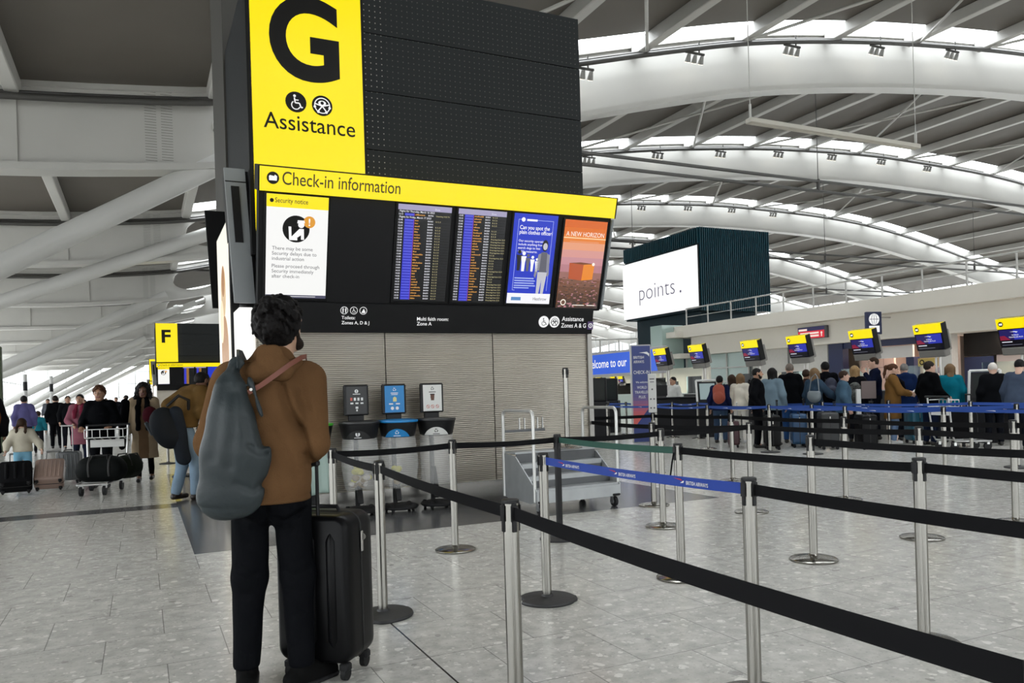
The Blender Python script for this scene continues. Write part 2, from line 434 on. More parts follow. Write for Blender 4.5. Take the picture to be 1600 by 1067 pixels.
def ceil_material():
    m = mat('ceiling_panels', (.2, .178, .152), .6)
    nt = m.node_tree; b = nt.nodes['Principled BSDF']
    tc = nt.nodes.new('ShaderNodeTexCoord'); sp = nt.nodes.new('ShaderNodeSeparateXYZ'); nt.links.new(tc.outputs['Object'], sp.inputs[0])
    fy = math_node(nt, 'FRACT', math_node(nt, 'DIVIDE', sp.outputs[1], .42))
    ln = math_node(nt, 'LESS_THAN', fy, .06)
    n = nt.nodes.new('ShaderNodeTexNoise'); n.inputs['Scale'].default_value = .35; nt.links.new(tc.outputs['Object'], n.inputs['Vector'])
    c = mix_col(nt, n.outputs[0], (.085, .074, .06, 1), (.12, .106, .09, 1))
    nt.links.new(mix_col(nt, math_node(nt, 'MULTIPLY', ln, .25), c, (.1, .09, .08, 1)), b.inputs['Base Color'])
    return m
CEIL = ceil_material()
def roof_bay(y0, y1):
    mb = MB()
    def sheet(xs, ya, yb):
        vs_ = []
        for x in xs: vs_ += [(x, ya, zb(x)+DEP), (x, yb, zb(x)+DEP), (x, ya, zb(x)+DEP+.25), (x, yb, zb(x)+DEP+.25)]
        fs = []
        for i in range(len(xs)-1):
            a, c = 4*i, 4*i+4
            fs += [(a, a+1, c+1, c), (a+2, c+2, c+3, a+3), (a, c, c+2, a+2), (a+1, a+3, c+3, c+1)]
        fs += [(0, 2, 3, 1), (4*len(xs)-4, 4*len(xs)-3, 4*len(xs)-1, 4*len(xs)-2)]
        mb.add(vs_, fs)
    sheet(np.linspace(XL, SKY0, 14), y0+.3, y1-.3); sheet(np.linspace(SKY0, XR, 60), y0+SKW, y1-SKW)
    return mb
PUR = [-14.4+5.6*i for i in range(21)]
bay_me = roof_bay(0, 18.0)
gl_me = None; pur_me = {}
ceil_o = None
for i, y in enumerate(BEAMS[:-1]):
    if i == 0: c0 = bay_me.build('ceiling', CEIL); cm = c0.data; ceil_o = c0
    else: c0 = link('ceiling', cm)
    c0.location = (0, y, 0); struct(c0)
    for k, x in enumerate(PUR):
        if x > 100: continue
        if k not in pur_me:
            p = MB(); p.box((x, 9, zb(x)+DEP-.3), (.4, 17.3, .55), bev=.03)
            o = p.build('purlin', WHITE, c0); pur_me[k] = o.data
        else: o = link('purlin', pur_me[k], c0)
    # thin bracing rods
    if 2 <= i <= 6:
        br = MB()
        for k in range(4, 14, 3):
            x0, x1 = PUR[k], PUR[k+2]
            br.tube([(x0, 1.2, zb(x0)+DEP-.62), ((x0+x1)/2, 9, zb((x0+x1)/2)+DEP-.75), (x1, 16.8, zb(x1)+DEP-.62)], .07, 6)
            br.tube([(x1, 1.2, zb(x1)+DEP-.62), ((x0+x1)/2, 9, zb((x0+x1)/2)+DEP-.75), (x0, 16.8, zb(x0)+DEP-.62)], .07, 6)
        br.build('bracing', WHITE, c0, smooth=60)
    g = MB()
    for (ya, yb) in ((.36, SKW), (18-SKW, 17.64)):
        xs = np.linspace(SKY0, XR, 60); vs_ = []
        for x in xs: vs_ += [(x, ya, zb(x)+DEP+.1), (x, yb, zb(x)+DEP+.1)]
        g.add(vs_, [(2*q, 2*q+1, 2*q+3, 2*q+2) for q in range(len(xs)-1)])
    if gl_me is None: go = g.build('window_skylight', CLEAR); gl_me = go.data
    else: go = link('window_skylight', gl_me)
    go.location = (0, y, 0); struct(go)

# raking tubular struts from the forecourt side up to the beams
def strut(y, p, q, r, collar=False):
    (x0, z0), (x1, z1) = p, q; sl = (z1-z0)/(x1-x0)
    xf = x0 - (z0+.02)/sl
    mb = MB(); mb.cyl((xf, y, -.02), (x1, y, z1), r*.97, r, 28)
    if collar:
        d = Vector((x1-x0, 0, z1-z0)).normalized(); e = Vector((x1, y, z1))
        mb.cyl(e-d*.5, e-d*.15, r*1.22, r*1.22, 28); mb.cyl(e, e+d*.5, r*.9, r*.55, 20); mb.cyl(e+d*.5, e+d*2.4, r*.5, r*.5, 16)
        for s in (-1, 1): mb.box(e+d*.9+Vector((0, s*r*.8, 0)), (1.2, .08, .5), M=Matrix.Rotation(-math.atan2(d.z, d.x), 3, 'Y'))
    struct(mb.build('roof_strut', STRUTW, smooth=40))
strut(27.7, (-3.73, 5.574), (2.75, 9.42), .36)
strut(45.2, (-6.19, 6.47), (4.2, 10.7), .36, True)
strut(63.7, (-6.44, 5.24), (1.9, 9.4), .37)
strut(81.2, (-6.26, 6.2), (3.6, 10.3), .38, True)
strut(99.4, (-8.95, 3.95), (.6, 8.85), .38)
strut(117.2, (-5.4, 6.0), (1.3, 9.9), .38, True)
strut(135.4, (-8.95, 3.95), (.6, 8.85), .38)
strut(153.2, (-5.4, 6.0), (1.3, 9.9), .38, True)
strut(171.4, (-8.95, 3.95), (.6, 8.85), .38)

# lighting track, spotlights beside the beams
LAMP = emat('lamp_glow', 'fff4dc', 3.0)
tr_me = None; spot_map = {}
spot0 = None
for i, y in enumerate(BEAMS[3:7]):
    mb = MB(); xs = np.linspace(-12, 98, 90)
    mb.tube([(x, 0, zb(x)+DEP-.75) for x in xs], .11, 8); mb.tube([(x, .2, zb(x)+DEP-.55) for x in xs], .05, 6)
    if tr_me is None: o = mb.build('light_track', DARKT, smooth=60); tr_me = o.data
    else: o = link('light_track', tr_me)
    o.location = (0, y-1.05, 0)
    tag(o, ('dark lighting track along the nearest roof beam', 'dark lighting track along the second roof beam from the camera',
            'dark lighting track along the third roof beam, behind the dark box', 'dark lighting track along the fourth roof beam, farthest of the tracks')[i], 'lighting track', 'lighting tracks under the roof beams')
    for k, x in enumerate((16.2, 21.8, 27.4, 33, 38.6, 44.2, 49.8, 55.4, 61)):
        if i == 0 and k > 4: continue
        if i > 1 and k not in (2, 3, 4, 5, 6, 7, 8): continue
        if i > 2 and k not in (5, 6, 7): continue
        lab = 'spotlight cluster hanging from the dark track along the %s roof beam' % ('nearest', 'second', 'third', 'fourth')[i]
        if spot0 is None:
            s0 = thing('spotlight_cluster', lab, 'spotlight', group='spotlights under the roof beams'); spot0 = s0
            b = MB(); b.box((0, 0, 0), (1.3, .12, .1)); b.box((.3, 0, .35), (.06, .06, .7)); b.build('bracket', DARKT, s0)
            for q in (-.42, .02, .5):
                h = MB(); d = Vector((.1, .5, -.75)).normalized(); p = Vector((q, 0, -.1))
                h.cyl(p, p+d*.42, .1, .17, 14); h.build('lamp_head', mat('lamp_grey', (.25, .25, .24), .4), s0, smooth=40)
                l = MB(); l.cyl(p+d*.42, p+d*.44, .15, .15, 14); l.build('lens', LAMP, s0)
            spot_map = child_map(); s = s0
        else: s = copy_tree(spot0, spot_map)
        s['label'] = lab; s.location = (x, y-1.05, zb(x)+DEP-.95); s.scale = (.75, .75, .75)
        s['group'] = 'spotlights under the %s beam' % ('nearest', 'second', 'third', 'fourth')[i]

# suspended cables across the hall and one linear light
for k, (y, lab) in enumerate(((31.5, 'pair of dark suspended cable runs below the second roof beam'), (49.5, 'pair of dark suspended cable runs crossing the top of the dark box'), (67.8, 'farthest pair of dark suspended cable runs crossing the hall'))):
    mb = MB()
    for dz in (0, -.55): mb.tube([(1.5, y, 12.5+dz), (40, y, 12.45+dz), (98, y, 12.4+dz)], .085, 6)
    for x in (14, 34, 54, 74):
        mb.tube([(x, y, 12.5), (x, y, zb(x)+DEP-.3)], .02, 4); mb.box((x, y, 12.22), (.1, .16, .7))
    tag(mb.build('cable_run', DARKT, smooth=60), lab, 'cable')
t = thing('linear_pendant_light', 'long thin linear light bar hung on wires below the nearest white roof beam', 'pendant light', (22.64, 20, 10.16))
mb = MB(); mb.box((0, 0, 0), (8.3, .3, .16), bev=.02); mb.build('housing', mat('bar_housing', (.45, .43, .38), .5), t)
mb = MB(); mb.box((0, 0, -.075), (8.1, .12, .03)); mb.build('diffuser', mat('bar_diffuser', (.5, .48, .42), .6), t)
for x in (-4.05, 4.05):
    mb = MB(); mb.tube([(x, 0, .05), (x, 0, .55)], .05, 6); mb.tube([(x, 0, .5), (x, 0, zb(22.25+x)+DEP-10.35)], .015, 5); mb.build('suspension_wire', WHITE, t)

# glazed facades
def facade(name, p0, ux, L, hf, step):
    ux = Vector(ux); n = int(L/step)
    root = MB()
    for i in range(n+1):
        p = Vector(p0) + ux*(i*step); h = hf(p); root.box((p.x, p.y, h/2), (.16, .16, h))
    for z in (.1, 2.6, 5.2, 7.6):
        a, b = Vector(p0), Vector(p0)+ux*(n*step); m = (a+b)/2
        root.box((m.x, m.y, z), (max(abs(ux.x)*L, .12), max(abs(ux.y)*L, .12), .12))
    o = struct(root.build(name, mat('facade_frame', (.5, .51, .51), .5)))
    g = MB()
    for i in range(n):
        a, b = Vector(p0)+ux*(i*step), Vector(p0)+ux*((i+1)*step)
        g.add([(a.x, a.y, 0), (b.x, b.y, 0), (b.x, b.y, hf(b)), (a.x, a.y, hf(a))], [(0, 1, 2, 3)])
    g.build('glazing', CLEAR, o)
facade('wall_left', (XL, -26, 0), (0, 1, 0), 198, lambda p: zb(XL)+DEP, 3.0)
facade('wall_back', (XL, 172.2, 0), (1, 0, 0), 123, lambda p: zb(p.x)+DEP, 3.0)
facade('wall_front', (XL, -26.8, 0), (1, 0, 0), 123, lambda p: zb(p.x)+DEP, 3.0)
facade('wall_right', (XR, -26, 0), (0, 1, 0), 198, lambda p: zb(XR)+DEP, 3.0)

# ---------------------------------------------------------------- low building along the right of the hall
BX = 30.0
mb = MB()
mb.box((BX+.25, 16.85, 4.74), (.5, 45.7, .7), bev=.02)                 # parapet band
mb.box((BX+2.6, 16.85, 4.45), (5.2, 45.7, .16))                        # roof deck edge
mb.box((BX+.75, 16.3, 3.82), (.3, 44.6, 1.15))                         # recessed band below
mb.box((BX+.62, 16.3, 3.3), (.56, 44.6, .1))
struct(mb.build('wall_fascia', CREAM))
mb = MB(); mb.box((BX+6.5, 16.3, 2.2), (.3, 44.6, 4.4)); struct(mb.build('wall_shop_back', mat('shop_back', (.62, .5, .44), .6)))
mb = MB(); mb.box((BX+3.6, 16.3, 3.28), (5.6, 44.6, .06)); struct(mb.build('ceiling_shop', mat('shop_ceiling', (.7, .68, .64), .6)))
for k, y in enumerate((14.0, 18.5, 24.0)):
    L = bpy.data.lights.new('shop_ceiling_light', 'AREA'); L.shape = 'RECTANGLE'; L.size = (.6, .6, 2.5)[k]; L.size_y = 3; L.energy = (60, 90, 170)[k]; L.color = (1, .86, .74)
    o = bpy.data.objects.new('shop_ceiling_light', L); COL.objects.link(o); o.location = (BX+(1.0, 1.0, 2.8)[k], y, 3.2)
# balcony railing on the roof edge
r_ = MB(); r_.tube([(BX+.3, -6, 6.12), (BX+.3, 38.6, 6.12)], .045, 8); r_.tube([(BX+.3, -6, 5.62), (BX+.3, 38.6, 5.62)], .02, 6)
rail = thing('balcony_railing', 'white metal railing along the roof edge of the low cream building', 'railing')
r_.build('handrail', WHITE, rail, smooth=60)
for y in np.arange(-5.4, 38.8, 2.0):
    p = MB(); p.box((BX+.3, y, 5.6), (.07, .05, 1.05)); p.build('post', WHITE, rail)

SHUT = mat('shutter_panels', (.6, .59, .56), .5, vary=.03)
NAVY = mat('navy_paint', (.012, .02, .075), .4)
GREENG = mat('green_glass_panel', (.36, .47, .44), .12, spec=.6)
def wallp(name, y0, y1, z0, z1, m, x=BX+.95, th=.12, parent=None):
    b = MB(); b.box((x, (y0+y1)/2, (z0+z1)/2), (th, abs(y1-y0), z1-z0)); return struct(b.build(name, m, parent))
wallp('wall_shutter', 28.2, 33.7, 1.95, 3.28, SHUT); wallp('wall_shutter_low', 31.6, 33.7, 0, 1.95, CREAM)
for k, y in enumerate((28.25, 30.9, 33.65)): wallp('trim_%d' % (10+k), y-.03, y+.03, 0, 3.28, mat('shutter_joint', (.2, .2, .19), .5), BX+.86, .1)
wallp('wall_lit_counter', 28.2, 31.6, 0, 1.95, mat('lit_panel', (.62, .6, .52), .5), BX+2.2)
L = bpy.data.lights.new('counter_strip_light', 'AREA'); L.shape = 'RECTANGLE'; L.size = .3; L.size_y = 3; L.energy = 45; L.color = (1, .9, .72)
o = bpy.data.objects.new('counter_strip_light', L); COL.objects.link(o); o.location = (BX+1.5, 29.8, 1.95)
# glazed bay at the far end
gb = MB()
for y in (33.9, 35.7, 37.5, 39.4): gb.box((BX+.85, y, 1.65), (.1, .08, 3.3))
for z in (1.6, 2.4, 3.28): gb.box((BX+.85, 36.65, z), (.08, 5.6, .07))
go = struct(gb.build('window_1', mat('mullion', (.5, .5, .48), .4)))
g2 = MB(); g2.box((BX+.9, 36.65, 1.65), (.03, 5.6, 3.2)); g2.build('pane', GREENG, go)
mb = MB(); mb.box((29.9, 40.1, 2.6), (1.6, 1.2, 5.2)); struct(mb.build('wall_end_pier', GREENG))
mb = MB(); mb.box((BX-.1, 39.2, 4.55), (1.0, 1.2, .35)); mb.box((BX+.2, 39.2, 3.25), (.9, 1.2, .3)); struct(mb.build('trim_1', CREAM))
# shops
wallp('wall_navy_pillar', 27.3, 28.15, 0, 3.28, NAVY, BX+.95, .4)
wallp('wall_poster_peach', 25.4, 27.25, 0, 2.75, mat('peach_panel', (.75, .52, .44), .5), BX+2.0)
b = MB(); M_ = frame((BX+1.93, 26.9, 1.2), (0, -1, 0), (0, 0, 1))
for (x0, x1, y0, y1) in ((.25, .95, .78, .82), (.25, .95, 1.22, 1.26), (.25, .29, .8, 1.25), (.91, .95, .8, 1.25), (.4, .8, 1.26, 1.4)): rect(b, M_, x0, y0, x1, y1)
b.build('wall_poster_mark', mat('poster_line', (.5, .3, .26), .5)); struct(bpy.data.objects['wall_poster_mark'])
wallp('wall_navy_lintel', 22.1, 27.4, 2.95, 3.28, NAVY, BX+.88)
wallp('wall_white_header', 23.95, 25.85, 2.4, 2.94, mat('white_header', (.75, .74, .72), .5), BX+1.4)
wallp('wall_navy_column', 23.95, 24.35, 0, 2.4, NAVY, BX+1.6, .4)
wallp('wall_white_pillar', 21.6, 22.1, 0, 3.28, SHUT, BX+.85, .4)
wallp('wall_dark_header', 12.0, 21.6, 2.3, 3.28, mat('dark_recess', (.012, .01, .009), .5, spec=.2), BX+1.5)
wallp('wall_navy_screen', 20.4, 21.6, 0, 2.25, NAVY, BX+1.5)
wallp('wall_peach_screen', 12.0, 20.35, 0, 2.28, mat('peach_wall', (.68, .55, .5), .5), BX+1.7)
wallp('wall_shutter_near', -6, 12, 0, 3.28, SHUT, BX+1.2)
wallp('wall_shop_side', 22.15, 22.3, 0, 3.2, mat('shop_back', (.62, .5, .44), .6), BX+4.2, 4.4); wallp('wall_shop_side_far', 27.3, 27.4, 0, 3.2, mat('shop_back', (.62, .5, .44), .6), BX+4.2, 4.4)
sh = MB()
for z in (.6, 1.1, 1.6, 2.1): sh.box((BX+4.4, 24.0, z), (.5, 3.0, .05))
for y in (22.5, 23.5, 24.5, 25.5): sh.box((BX+4.4, y, 1.1), (.5, .06, 2.2))
tag(sh.build('display_shelf', SHUT), 'white display shelves inside the lit shop behind the queue', 'shelf')
for k in range(8):
    b = MB(); b.sphere((0, 0, .16), (.15, .15, .16), 10)
    o = b.build('round_lantern', mat('lantern_%d' % (k % 3), [(.7, .18, .08), (.1, .1, .16), (.6, .35, .2)][k % 3], .5), smooth=180, loc=(BX+4.35, 22.85+(k % 4)*.66, 1.125 if k < 4 else 1.625))
    tag(o, 'small round object on the display shelves of the lit shop', 'ornament', 'round objects on the shop shelves')

# ---------------------------------------------------------------- dark slatted box with the big screen
TEAL = mat('teal_slats', (.003, .02, .03), .45, spec=.2)
t = thing('screen_block', 'huge dark teal slatted box with a white screen above the low building', 'advertising block', (31, 38.07, 0))
mb = MB(); mb.box((2.8, 4.1, 8.55), (5.5, 8.1, 5.0)); mb.box((3.2, 4.6, 4.0), (4.6, 7.0, 4.2)); mb.build('body', TEAL, t)
s = MB()
for x in np.arange(.08, 5.6, .16): s.box((x, .0, 8.55), (.07, .12, 5.1))
for y in np.arange(.1, 8.2, .2): s.box((-.02, y, 10.62), (.1, .08, .95))
s.build('slats', mat('teal_slat_edge', (.004, .038, .055), .35, spec=.3), t)
s = MB(); s.box((-.06, 4.1, 8.08), (.12, 8.15, 3.86)); s.build('screen_frame', BLACKP, t)
WSCR = emat('white_screen', 'fdfdfd', 1.0)
s = MB(); s.add([(-.13, .02, 6.16), (-.13, 8.2, 6.16), (-.13, 8.2, 10.0), (-.13, .02, 10.0)], [(0, 3, 2, 1)]); so = s.build('screen', WSCR, t)
M = frame((-.13, 8.2, 6.16), (0, -1, 0), (0, 0, 1))
s = MB(); put_text(s, 'points', M, 1.95, 1.15, 1.55, width=3.9, bold=-.018, res=5); put_text(s, '.', M, 6.35, 1.15, 1.4)
s.build('lettering', emat('screen_ink', '5a566e', .9), so)
# link structures behind the far end of the building
mb = MB(); mb.box((34, 50, 2.0), (9, 9, 4.0)); struct(mb.build('wall_far_block', mat('far_block', (.05, .07, .08), .4)))
mb = MB(); mb.box((24.5, 60, 2.6), (7.5, .4, 5.2)); struct(mb.build('wall_far_grey', mat('far_grey', (.34, .34, .33), .6)))
t = thing('far_railing', 'pale railing on the far upper walkway left of the green glass pier', 'railing')
mb = MB(); mb.tube([(23.5, 44.5, 4.55), (29, 42.0, 4.55)], .05, 6); mb.build('handrail', WHITE, t)
for k in range(6):
    f_ = k/5; mb = MB(); mb.box((23.5+5.5*f_, 44.5-2.5*f_, 4.1), (.06, .06, .95)); mb.build('post', WHITE, t)
mb = MB(); mb.box((26.3, 43.3, 3.5), (6.2, .4, .3), M=Matrix.Rotation(-.427, 3, 'Z')); struct(mb.build('trim_2', CREAM))

# ================================================================ check-in information kiosk
YEL = emat('yellow_lightbox', 'ffe600', 1.0)
YINK = mat('yellow_ink', (.07, .05, .005), .5)
INK = mat('black_vinyl', (.008, .0075, .007), .3, spec=.2)
WHT = emat('lit_white', 'f6f6f6', .95)
KDARK = mat('charcoal_cladding', (.02, .022, .024), .5, spec=.12)
KBLACK = mat('kiosk_black', (.004, .004, .0045), .5, spec=.2)
KGREY = mat('kiosk_grey_column', (.06, .058, .053), .6, spec=.2)
CABG = mat('cabinet_end_grey', (.2, .215, .225), .4)
SCR_BLANK = mat('blank_screen', (.007, .007, .008), .45, spec=.2)
VIN_W = mat('white_vinyl', (.8, .8, .8), .5)
def perf_mat():
    m = mat('perforated_cladding', (.02, .022, .023), .5, spec=.12); nt = m.node_tree; b = nt.nodes['Principled BSDF']
    tc = nt.nodes.new('ShaderNodeTexCoord'); sp = nt.nodes.new('ShaderNodeSeparateXYZ'); nt.links.new(tc.outputs['Object'], sp.inputs[0])
    mn = lambda *a: math_node(nt, *a)
    fx = mn('SUBTRACT', mn('FRACT', mn('DIVIDE', sp.outputs[0], .0695)), .5); fz = mn('SUBTRACT', mn('FRACT', mn('DIVIDE', sp.outputs[2], .0716)), .5)
    d = mn('SQRT', mn('ADD', mn('MULTIPLY', fx, fx), mn('MULTIPLY', fz, fz)))
    dot = mn('LESS_THAN', d, .1)
    first = mn('ADD', mn('MULTIPLY', mn('LESS_THAN', sp.outputs[0], 1.62), .75), .25)  # lit pinholes painted into the colour as pale dots, brightest in the leftmost columns
    nt.links.new(mix_col(nt, mn('MULTIPLY', dot, first), (.02, .022, .023, 1), (.3, .29, .26, 1)), b.inputs['Base Color'])
    return m
PERF = perf_mat()
def ribbed_mat():
    m = mat('ribbed_stainless', (.36, .345, .315), .3, .85); nt = m.node_tree; b = nt.nodes['Principled BSDF']
    tc = nt.nodes.new('ShaderNodeTexCoord'); sp = nt.nodes.new('ShaderNodeSeparateXYZ'); nt.links.new(tc.outputs['Object'], sp.inputs[0])
    mn = lambda *a: math_node(nt, *a)
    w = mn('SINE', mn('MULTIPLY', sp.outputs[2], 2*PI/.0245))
    bp = nt.nodes.new('ShaderNodeBump'); bp.inputs['Strength'].default_value = .55; bp.inputs['Distance'].default_value = .006
    nt.links.new(w, bp.inputs['Height']); nt.links.new(bp.outputs[0], b.inputs['Normal'])
    n = nt.nodes.new('ShaderNodeTexNoise'); n.inputs['Scale'].default_value = .9; n.inputs['Detail'].default_value = 2; n.inputs['Distortion'].default_value = 1.2
    nt.links.new(tc.outputs['Object'], n.inputs['Vector'])
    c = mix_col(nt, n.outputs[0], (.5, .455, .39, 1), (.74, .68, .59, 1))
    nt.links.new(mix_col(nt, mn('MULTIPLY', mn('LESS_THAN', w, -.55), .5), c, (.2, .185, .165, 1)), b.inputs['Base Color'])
    return m
RIB = ribbed_mat()
SCOL = {}
def S(c, s=1.0): return emat('screen_' + c, c, s)

def kiosk(letter, loc, label, detail):
    K = thing('information_kiosk', label, 'information kiosk', loc, group='check-in zone kiosks')
    W = 4.41
    b = MB(); b.box((W/2, 2.35, .11), (W-.06, 4.64, .22)); b.build('plinth', mat('polished_plinth', (.28, .27, .25), .22, .9), K)
    b = MB(); b.box((W/2, 2.35, 1.2), (W-.1, 4.6, 1.98)); b.build('core', KBLACK, K)
    for (x0, x1) in ((0, 1.485), (1.497, 2.94), (2.952, W)):
        b = MB(); b.box(((x0+x1)/2, .01, 1.2), (x1-x0, .06, 1.96)); b.build('ribbed_panel', RIB, K)
    for x in (0, W): 
        b = MB(); b.box((x, 2.35, 1.2), (.05, 4.6, 1.96)); b.build('side_panel', RIB, K)
    b = MB(); b.box((W+.005, -.005, 1.2), (.07, .09, 1.98)); b.build('corner_post', mat('corner_steel', (.3, .29, .27), .45, .7), K)
    # tower
    b = MB(); b.box((W/2, 1.5, 4.33), (W-.04, 2.84, 4.42)); b.build('tower', KDARK, K)
    b = MB(); b.box((.8, 3.8, 5.4 if detail else 4.3), (1.62, 1.8, 6.6 if detail else 4.4)); b.build('rear_column', KGREY, K)
    zs = (3.0, 3.68, 4.405, 5.125, 5.845, 6.55)
    for z0, z1 in zip(zs[:-1], zs[1:]):
        b = MB(); b.box(((1.34+W)/2, .03, (z0+z1)/2), (W-1.34, .06, z1-z0-.012)); b.build('perforated_panel', PERF, K)
    b = MB(); b.box((-.02, .06, 4.8), (.05, .14, 3.5)); b.box((1.325, .06, 4.8), (.03, .14, 3.5)); b.build('sign_frame', KBLACK, K)
    b = MB(); b.box((.655, .04, 4.94), (1.31, .1, 3.2)); sg = b.build('zone_sign', YEL, K)
    M = frame((0, -.011, 0), (1, 0, 0), (0, 0, 1))
    b = MB()
    if letter == 'G':
        put_text(b, 'G', M, .213, 5.18, 1.34, width=.82, bold=.03, res=8)
        put_text(b, 'Assistance', M, .125, 4.53, .27, width=1.075, bold=.004, res=5)
        b.build('lettering', INK, sg)
        b = MB(); ico_wheelchair(b, M, .5, 4.868, .123, 0, 1); ico_access(b, M, .808, 4.863, .123, 0, 1)
        b.build('pictogram', [INK, WHT], sg)
    else:
        put_text(b, letter, M, .35, 5.3, 1.15, width=.55, bold=.03, res=6); b.build('lettering', INK, sg)
    # screen bank, leaning forward
    th = math.atan2(.37, 1.19); uy = Vector((0, -math.sin(th), math.cos(th))); nrm = Vector((0, -math.cos(th), -math.sin(th)))
    o = Vector((0, -.17, 2.47)); P = frame(o, (1, 0, 0), uy)
    R = P.to_3x3()
    def slab(x0, x1, v0, v1, d0, d1, bev=0): # depth from the screen plane, + = towards the viewer
        c = o + Vector(((x0+x1)/2, 0, 0)) + uy*((v0+v1)/2) + nrm*((d0+d1)/2); m = MB(); m.box(c, (x1-x0, v1-v0, abs(d1-d0)), M=R, bev=bev); return m
    slab(-.02, 4.53, -.02, 1.24, -.2, -.03).build('screen_cabinet', KBLACK, K)
    b = MB(); b.box((W/2, .0, 2.98), (W-.1, .22, 1.26)); b.build('cabinet_back', KBLACK, K)
    b = slab(4.53, 4.56, 0, 1.22, -.24, .0); b.build('cabinet_end', CABG, K)
    hb = slab(-.025, 4.53, 1.242, 1.5, -.24, .05); hd = hb.build('header_sign', YEL, K)
    e = slab(-.04, -.025, 1.24, 1.51, -.24, .055); e.build('header_edge', KBLACK, K)
    e = slab(4.53, 4.545, 1.24, 1.51, -.24, .055); e.build('header_edge', KBLACK, K)
    e = slab(-.03, 4.54, 1.502, 1.512, -.24, .06); e.build('header_edge', KBLACK, K)
    HM = frame(o + nrm*.052, (1, 0, 0), uy)
    b = MB(); put_text(b, 'Check-in information', HM, .215, 1.325, .2, width=1.34, bold=.004, res=5); b.build('lettering', YINK, hd)
    b = MB(); ico_bag(b, HM, .115, 1.385, .066, 0, 1); b.build('pictogram', [INK, WHT], hd)
    # lower strip
    th2 = .22; uy2 = Vector((0, -math.sin(th2), math.cos(th2))); n2 = Vector((0, -math.cos(th2), -math.sin(th2))); o2 = Vector((0, -.1, 2.15))
    b = MB(); b.box(o2 + Vector((W/2, 0, 0)) + uy2*.165 - n2*.08, (W+.02, .35, .16), M=frame((0, 0, 0), (1, 0, 0), uy2).to_3x3()); st = b.build('direction_strip', KBLACK, K)
    DM = frame(o2 + n2*.003, (1, 0, 0), uy2)
    if detail:
        b = MB()
        put_text(b, 'Toilets:', DM, .935, .15, .055, bold=.01); put_text(b, 'Zones A, D & J', DM, .935, .09, .055, bold=.01)
        put_text(b, 'Multi faith room:', DM, 1.875, .145, .062, bold=.01); put_text(b, 'Zone A', DM, 1.875, .085, .062, bold=.01)
        put_text(b, 'Assistance', DM, 3.93, .165, .085, bold=.008, width=.34); put_text(b, 'Zones A & G', DM, 3.925, .075, .085, bold=.008, width=.39)
        b.build('lettering', WHT, st)
        b = MB()
        for k in range(3): disc(b, DM, .965+.115*k, .255, .046, 1, .003); disc(b, DM, .965+.115*k, .255, .04, 0, .004)
        ico_person(b, DM, .95, .255, .06, 1, .006); ico_person(b, DM, .982, .255, .06, 1, .006)
        ico_wheelchair(b, DM, 1.08, .255, .04, 0, 1, .005); poly(b, DM, [(1.17, .23), (1.2, .28), (1.22, .24), (1.215, .225)], 1, .006)
        disc(b, DM, 3.655, .15, .078, 1, .003); ico_wheelchair(b, DM, 3.655, .15, .07, 1, 0, .005)
        disc(b, DM, 3.818, .15, .078, 1, .003); ico_access(b, DM, 3.818, .15, .07, 1, 0, .005)
        rect(b, DM, 4.34, .05, 4.43, .16, 2, .003); disc(b, DM, 4.385, .105, .032, 1, .005, r_in=.024); ico_person(b, DM, 4.385, .105, .034, 1, .005)
        b.build('pictogram', [INK, WHT, S('4a2d6b', .6)], st)
    # the six screens
    def screen(x0, x1, m, v0=.06, v1=1.215):
        z = slab(x0-.025, x1+.025, v0-.03, v1+.015, -.03, -.008, .004).build('screen', KBLACK, K)
        q = MB(); rect(q, P, x0, v0, x1, v1, 0, -.006); q.build('display', m, z); return z
    F_ = lambda l: frame(o + nrm*(l-.006), (1, 0, 0), uy)
    s1 = screen(.06, .74, S('f4f4f2'))
    b = MB(); m0 = F_(.002)
    rect(b, m0, .06, 1.075, .74, 1.215, 0); rect(b, m0, .06, .06, .74, .095, 1)
    disc(b, m0, .385, .845, .15, 2, .003, 32); disc(b, m0, .53, .93, .066, 3, .005, 24)
    put_text(b, '!', m0, .53, .89, .115, 4, 'c', .02, lift=.008)
    poly(b, m0, [(.3, .87), (.33, .87), (.335, .765), (.4, .745), (.4, .72), (.31, .72)], 4, .006)
    poly(b, m0, [(.34, .765), (.42, .85), (.47, .85), (.475, .73), (.44, .73), (.44, .78), (.37, .73)], 4, .006)
    disc(b, m0, .44, .895, .035, 4, .006, 14); poly(b, m0, [(.395, .91), (.4, .945), (.475, .945), (.48, .915)], 4, .007)
    disc(b, m0, .115, 1.145, .022, 2, .004, 14)
    put_text(b, 'Security notice', m0, .15, 1.125, .075, 5, width=.36, bold=.008)
    if detail:
        for i, t_ in enumerate(('There may be some', 'Security delays due to', 'industrial action')): put_text(b, t_, m0, .125, .605-.058*i, .056, 6, bold=.004)
        for i, t_ in enumerate(('Please proceed through', 'Security immediately', 'after check-in')): put_text(b, t_, m0, .125, .405-.058*i, .056, 6, bold=.004)
        rect(b, m0, .09, .075, .62, .081, 4, .004)
    b.build('lettering', [YEL, S('56566e', .8), INK, S('e8a033', .9), S('f8f8f8'), S('3a3312', .6), S('7c7c80', .8)], s1)
    b = slab(.765, 1.52, .02, 1.25, -.03, -.012); b.build('blank_panel', SCR_BLANK, K)
    rnd = random.Random(5)
